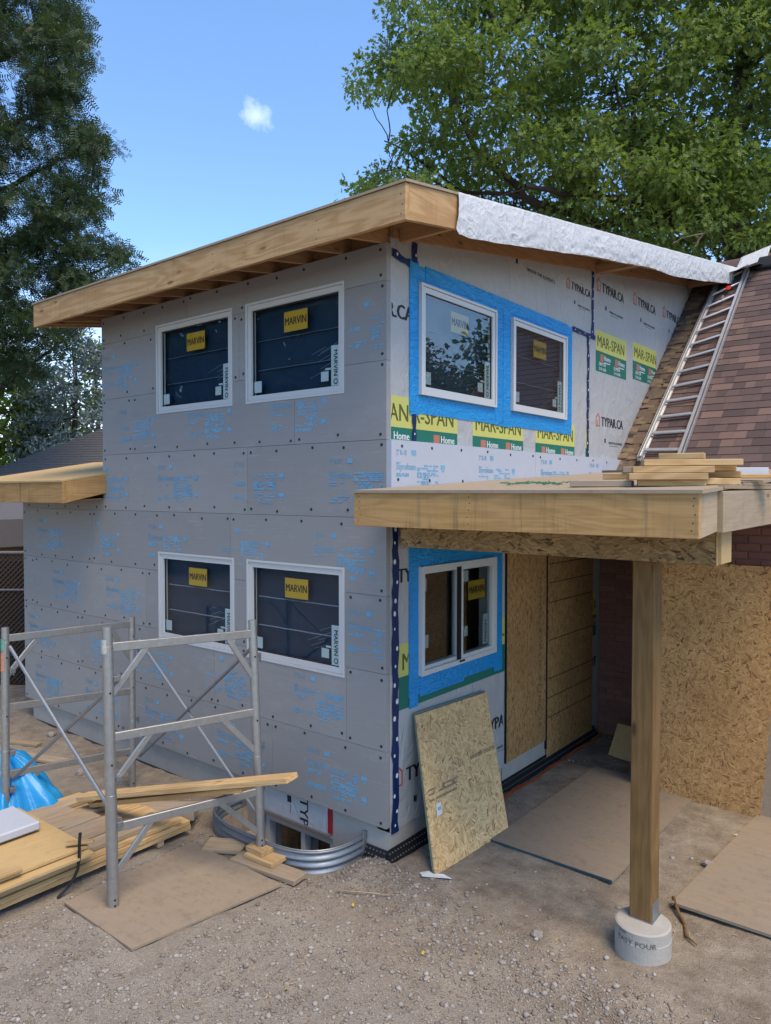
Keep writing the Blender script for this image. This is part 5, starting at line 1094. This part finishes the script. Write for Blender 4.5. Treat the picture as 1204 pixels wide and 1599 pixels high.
# ---- big oak behind the brick house
oak = empty('oak_tree', (-.4, 12.2, -.3), 'large leafy oak spreading over the shingle roof of the brick house', 'tree')
VP = lambda x, y, d: tuple(view_point(x, y, d))
fork = VP(1148, 372, 15.4)
OL = [([(-.35, 12.2, -.5), (-.3, 12.25, 3.5), fork], .36, .27), ([fork, VP(1108, 300, 15.3), VP(1140, 200, 15.4), VP(1165, 60, 15.6), VP(1180, -160, 16)], .20, .06), ([fork, VP(1080, 352, 14.9), VP(1000, 318, 14.4), VP(900, 302, 14.0), VP(820, 290, 13.6)], .14, .04),
      ([fork, VP(1175, 300, 15.8), VP(1260, 220, 16.2), VP(1360, 60, 16.8)], .19, .06), ([VP(1108, 300, 15.3), VP(1062, 262, 15.0), VP(1000, 215, 14.8), VP(985, 140, 14.6)], .08, .03), ([VP(1125, 250, 15.4), VP(1165, 200, 15.9), VP(1190, 120, 16.2)], .07, .03),
      ([VP(1090, 352, 14.9), VP(940, 352, 14.6), VP(820, 310, 14.8), VP(740, 230, 15.0), VP(700, 130, 15.3)], .12, .035), ([VP(1000, 318, 14.4), VP(985, 215, 14.2), VP(960, 130, 14.4)], .05, .02),
      ([VP(1165, 60, 15.6), VP(1000, -20, 15.4), VP(900, 40, 15.2), VP(870, -160, 15.4)], .09, .03), ([VP(820, 310, 14.8), VP(720, 300, 14.9), VP(620, 260, 15.1)], .045, .015), ([VP(870, -60, 15.3), VP(780, 60, 15.5), VP(690, 90, 15.6), VP(600, 120, 15.8)], .06, .015), ([VP(780, 60, 15.5), VP(740, -60, 15.6), VP(700, -200, 15.7)], .06, .02), ([VP(720, 300, 14.9), VP(640, 240, 15.2), VP(600, 220, 15.2)], .035, .012)]
oak_out = [(610, 20), (598, -60), (640, -330), (1500, -330), (1560, 330), (1204, 385), (1120, 380), (1000, 370), (900, 380), (700, 420), (555, 400), (552, 285), (600, 262), (590, 235), (640, 212), (668, 180), (650, 145), (600, 140), (560, 152), (548, 135), (566, 90), (590, 62)]
cs = []; rad = []
while len(cs) < 560:
    x, y = rng.uniform(540, 1560), rng.uniform(-330, 420)
    if not inside(x, y, oak_out): continue
    edge = not all(inside(x+a, y+b, oak_out) for a, b in ((-26, 0), (26, 0), (0, 26), (0, -26)))
    if y < -60 and rng.random() < .5: continue
    dmid = 15.2; dd = rng.uniform(-2.0, 2.3); r = rng.uniform(.32, .45) if edge else rng.uniform(.5, .88)
    back = y > 285 and x > 700
    cs.append(VP(x, y, rng.uniform(16.3, 18.5) if back else dmid+(dd*.5 if edge else dd))); rad.append(r)
for k in range(34): cs.append(VP(rng.uniform(980, 1260), rng.uniform(320, 420), rng.uniform(16.6, 19))); rad.append(rng.uniform(.5, .8))
for k in range(46): cs.append(VP(rng.uniform(860, 1230), rng.uniform(240, 375), rng.uniform(13.3, 14.8))); rad.append(rng.uniform(.35, .6))
cs = np.array(cs); rad = np.array(rad)
M_['oak_leaf'] = leafmat('oak_leaf', (.105, .17, .035), (.24, .31, .08), .52)
limbs('trunk', oak, OL, M_['bark'], 10); limbs('branch', oak, twig_paths(cs, dense_pts(OL)), M_['bark'], 5)
per = np.maximum(10, (165*(rad/.6)**1.9)).astype(int)
crown('crown', oak, cs, rad, per, .15, OAK, M_['oak_leaf'], .45, .45, .9, .3)
bare = [([fork, VP(1128, 352, 14.6), VP(1105, 370, 14.3)], .035, .02)]
limbs('dead_branch', oak, [([VP(1085, 385, 13.6), VP(1098, 365, 13.5), VP(1120, 348, 13.6), VP(1132, 336, 13.7)], .022, .008), ([VP(1098, 365, 13.5), VP(1070, 370, 13.4), VP(1050, 380, 13.4)], .016, .006)], M_['pine_w'], 6)
# ---- feathery locust at the left
loc = empty('locust_tree', tuple(view_point(-60, 930, 17)), 'tall dark feathery-leaved tree rising beyond the side yard', 'tree')
tb = loc.location
LL = [([(tb.x, tb.y, -.4), VP(-70, 600, 17), VP(-60, 330, 17), VP(-40, 60, 17.2), VP(-30, -220, 17.4)], .30, .08)]
for (y0, pts) in ((560, [(20, 500), (90, 455), (150, 425), (205, 398)]), (430, [(20, 400), (100, 330), (165, 300)]), (330, [(20, 290), (90, 250), (180, 234)]), (230, [(20, 200), (80, 160), (145, 105)]), (120, [(10, 90), (80, 60), (135, 40)]), (640, [(10, 600), (60, 560), (120, 520)]), (0, [(40, -60), (100, -140)]), (500, [(-150, 430), (-220, 380)]), (300, [(-160, 240), (-240, 160)])):
    LL.append(([VP(-62, y0, 17)]+[VP(x, y, 16.6+.4*k) for k, (x, y) in enumerate(pts)], .07, .018))
loc_out = [(-250, -260), (125, -260), (138, 0), (140, 55), (150, 100), (128, 128), (118, 150), (125, 165), (105, 178), (165, 198), (187, 232), (150, 240), (165, 282), (168, 312), (160, 330), (205, 385), (213, 402), (178, 430), (130, 470), (110, 520), (95, 560), (60, 590), (-250, 600)]
cs = []; rad = []
while len(cs) < 760:
    x, y = rng.uniform(-250, 215), rng.uniform(-260, 640)
    if not inside(x, y, loc_out): continue
    if x < -60 and rng.random() < .55: continue
    if y < -40 and rng.random() < .6: continue
    edge = not inside(x+34, y, loc_out); r = rng.uniform(.2, .32) if edge else rng.uniform(.26, .5)
    if not edge and noise.noise(Vector((x*.022, y*.034, 1))) < -.12: continue
    cs.append(VP(x, y, 16.6+rng.uniform(-1.6, 1.6))); rad.append(r)
cs = np.array(cs); rad = np.array(rad)
M_['locust_leaf'] = leafmat('locust_leaf', (.020, .042, .020), (.05, .08, .03), .2)
limbs('trunk', loc, LL, M_['bark'], 8); limbs('branch', loc, twig_paths(cs, dense_pts(LL), .012), M_['bark'], 4)
crown('crown', loc, cs, rad, np.maximum(10, (58*(rad/.36)**1.6)).astype(int), .17, PINN, M_['locust_leaf'], .5, .42, .9, .4)
# ---- other trees: (name, label, base, height, crown radius, clumps, leaf size, per, material, template)
M_['green_leaf'] = leafmat('mid_green_leaf', (.03, .06, .014), (.09, .14, .02), .35); M_['dark_leaf'] = leafmat('dark_leaf', (.015, .032, .012), (.04, .065, .02), .2); M_['sunlit_leaf'] = leafmat('sunlit_leaf', (.09, .15, .012), (.20, .26, .02), .45)  # sunlight on foliage is put into the last, yellow-green leaf colour
def tree(name, label, base, h, r, ncl, lsz, per_, mat, tmpl=BROAD, z0=.25, group=None, cr=.8):
    t_ = empty(name, base, label, 'tree', group); b = Vector(base); pol = [([b-Vector((0, 0, .2)), b+Vector((.1, .05, h*.35)), b+Vector((0, .1, h*.8))], .05*h*.5, .03)]
    C_ = []; 
    while len(C_) < ncl:
        d = rng.normal(size=3); d /= np.linalg.norm(d); q = rng.random()**.4; z = z0*h+(1-z0)*h*(.5+.5*d[2]*q); k = math.sin(math.pi*min(1, max(.08, (z/h-z0)/(1-z0)))**.8); rr_ = r*(.35+.65*k)*q*(1+.25*noise.noise(Vector((d[0]*2, d[1]*2, z))))
        C_.append((b.x+d[0]*rr_, b.y+d[1]*rr_, b.z+z))
    C_ = np.array(C_); limbs('trunk', t_, pol+twig_paths(C_[:: max(1, ncl//60)], dense_pts(pol), .02), M_['bark'], 6)
    rad_ = rng.uniform(.55, 1.0, ncl)*cr; crown('crown', t_, C_, rad_, np.full(ncl, per_), lsz, tmpl, mat, .3, .65, .7); return t_
vp = lambda x, d: (view_point(x, 768, d).x, view_point(x, 768, d).y, -.3)
tree('maple_tree', 'dark broadleaf tree standing behind the neighbouring garage, filling the gap beside the house', vp(25, 24), 7.4, 2.6, 90, .20, 70, M_['green_leaf'])
tree('sumac_bush', 'bush with sunlight painted into its yellow-green leaves, low beside the neighbouring garage roof', vp(-15, 19), 4.0, 1.5, 40, .16, 60, M_['sunlit_leaf'], SLIM, .1, cr=.5)
tree('maple_tree', 'tree with sunlight painted into its yellow-green leaves, seen through gaps in the dark feathery tree', vp(20, 30), 9.2, 2.0, 30, .22, 60, M_['sunlit_leaf'])
tree('hedge_shrub', 'dark shrub between the shed and the garage under the side roof', vp(0, 14.5), 3.0, 1.3, 40, .14, 60, M_['green_leaf'], cr=.45, z0=.05)
tree('maple_tree', 'bright green tree seen past the edge of the upper foam wall, behind the spruce', vp(150, 33), 11, 2.5, 60, .25, 50, M_['sunlit_leaf'])
# blue spruce
sp = empty('blue_spruce', vp(118, 23), 'pale blue spruce behind the neighbouring garage', 'tree'); b = Vector(sp.location); C_ = []
for k in range(26):
    z = 2.2+k*.30; rr_ = 2.2*(1-k/28)+.25
    for j in range(max(5, int(13*rr_/2.2))):
        a = rng.uniform(0, 6.28); q = rr_*rng.uniform(.45, 1.0); C_.append((b.x+q*math.cos(a), b.y+q*math.sin(a), b.z+z-.22*q+rng.uniform(-.1, .1)))
C_ = np.array(C_); pol = [([b, b+Vector((0, 0, 5)), b+Vector((0, 0, 10))], .14, .03)]; limbs('trunk', sp, pol+[([(b.x, b.y, c[2]+.25), tuple(c)], .02, .008) for c in C_[::3]], M_['bark'], 5)
M_['spruce'] = leafmat('spruce_needle', (.08, .115, .115), (.26, .34, .36), .05); crown('crown', sp, C_, np.full(len(C_), .40), np.full(len(C_), 100), .14, SLIM, M_['spruce'], -.1, .6, .5)
# vines on the garage roof edge
m = MB(); vine = empty('roof_vine', tuple(E0.lerp(E1, .62)+Vector((0, 0, .1))), 'thin leafy vine creeping over the edge of the garage roof', 'vine'); C_ = np.array([tuple(E0.lerp(E1, rng.uniform(.50, .74))+en*rng.uniform(-.1, .7)+Vector((0, 0, rng.uniform(.05, .42)))) for _ in range(46)])
crown('foliage', vine, C_, np.full(46, .14), np.full(46, 9), .13, BROAD, M_['green_leaf']); limbs('stem', vine, [([tuple(E0.lerp(E1, .52)), tuple(C_[k])], .01, .005) for k in range(10)], M_['bark'], 5)
# trees across the yard (they stand outside the frame and show as reflections in the panes)
ti = 0
for (x, y, h, r, lb) in ((19, 24, 11.0, 4.0, 'round tree across the far end of the driveway'), (25, 33, 12.8, 4.6, 'tall tree behind the round driveway tree'), (14.5, 28, 12, 4.0, 'dark tree beside the far end of the brick house'), (26, 20, 8.5, 3.5, 'spreading tree at the edge of the next lot'), (8.5, 24, 11, 3.4, 'leafy tree behind the brick house gable'),
                     (-17, -16, 13, 4.5, 'tall dark tree across the side yard'), (-24, -15, 14, 5, 'dark tree at the back of the side yard'), (-13, -22, 13, 4.5, 'broad tree near the street side of the yard'), (-22, -7, 13, 4.5, 'dark tree facing the foam-clad wall')):
    tree('yard_tree', lb, (x, y, -.3), h, r, 120, .62 if x < 0 else .30, 40 if x < 0 else 70, M_['dark_leaf'] if x < 0 or ti % 2 else M_['green_leaf'], BROAD, .12, 'trees across the yard', 1.5); ti += 1
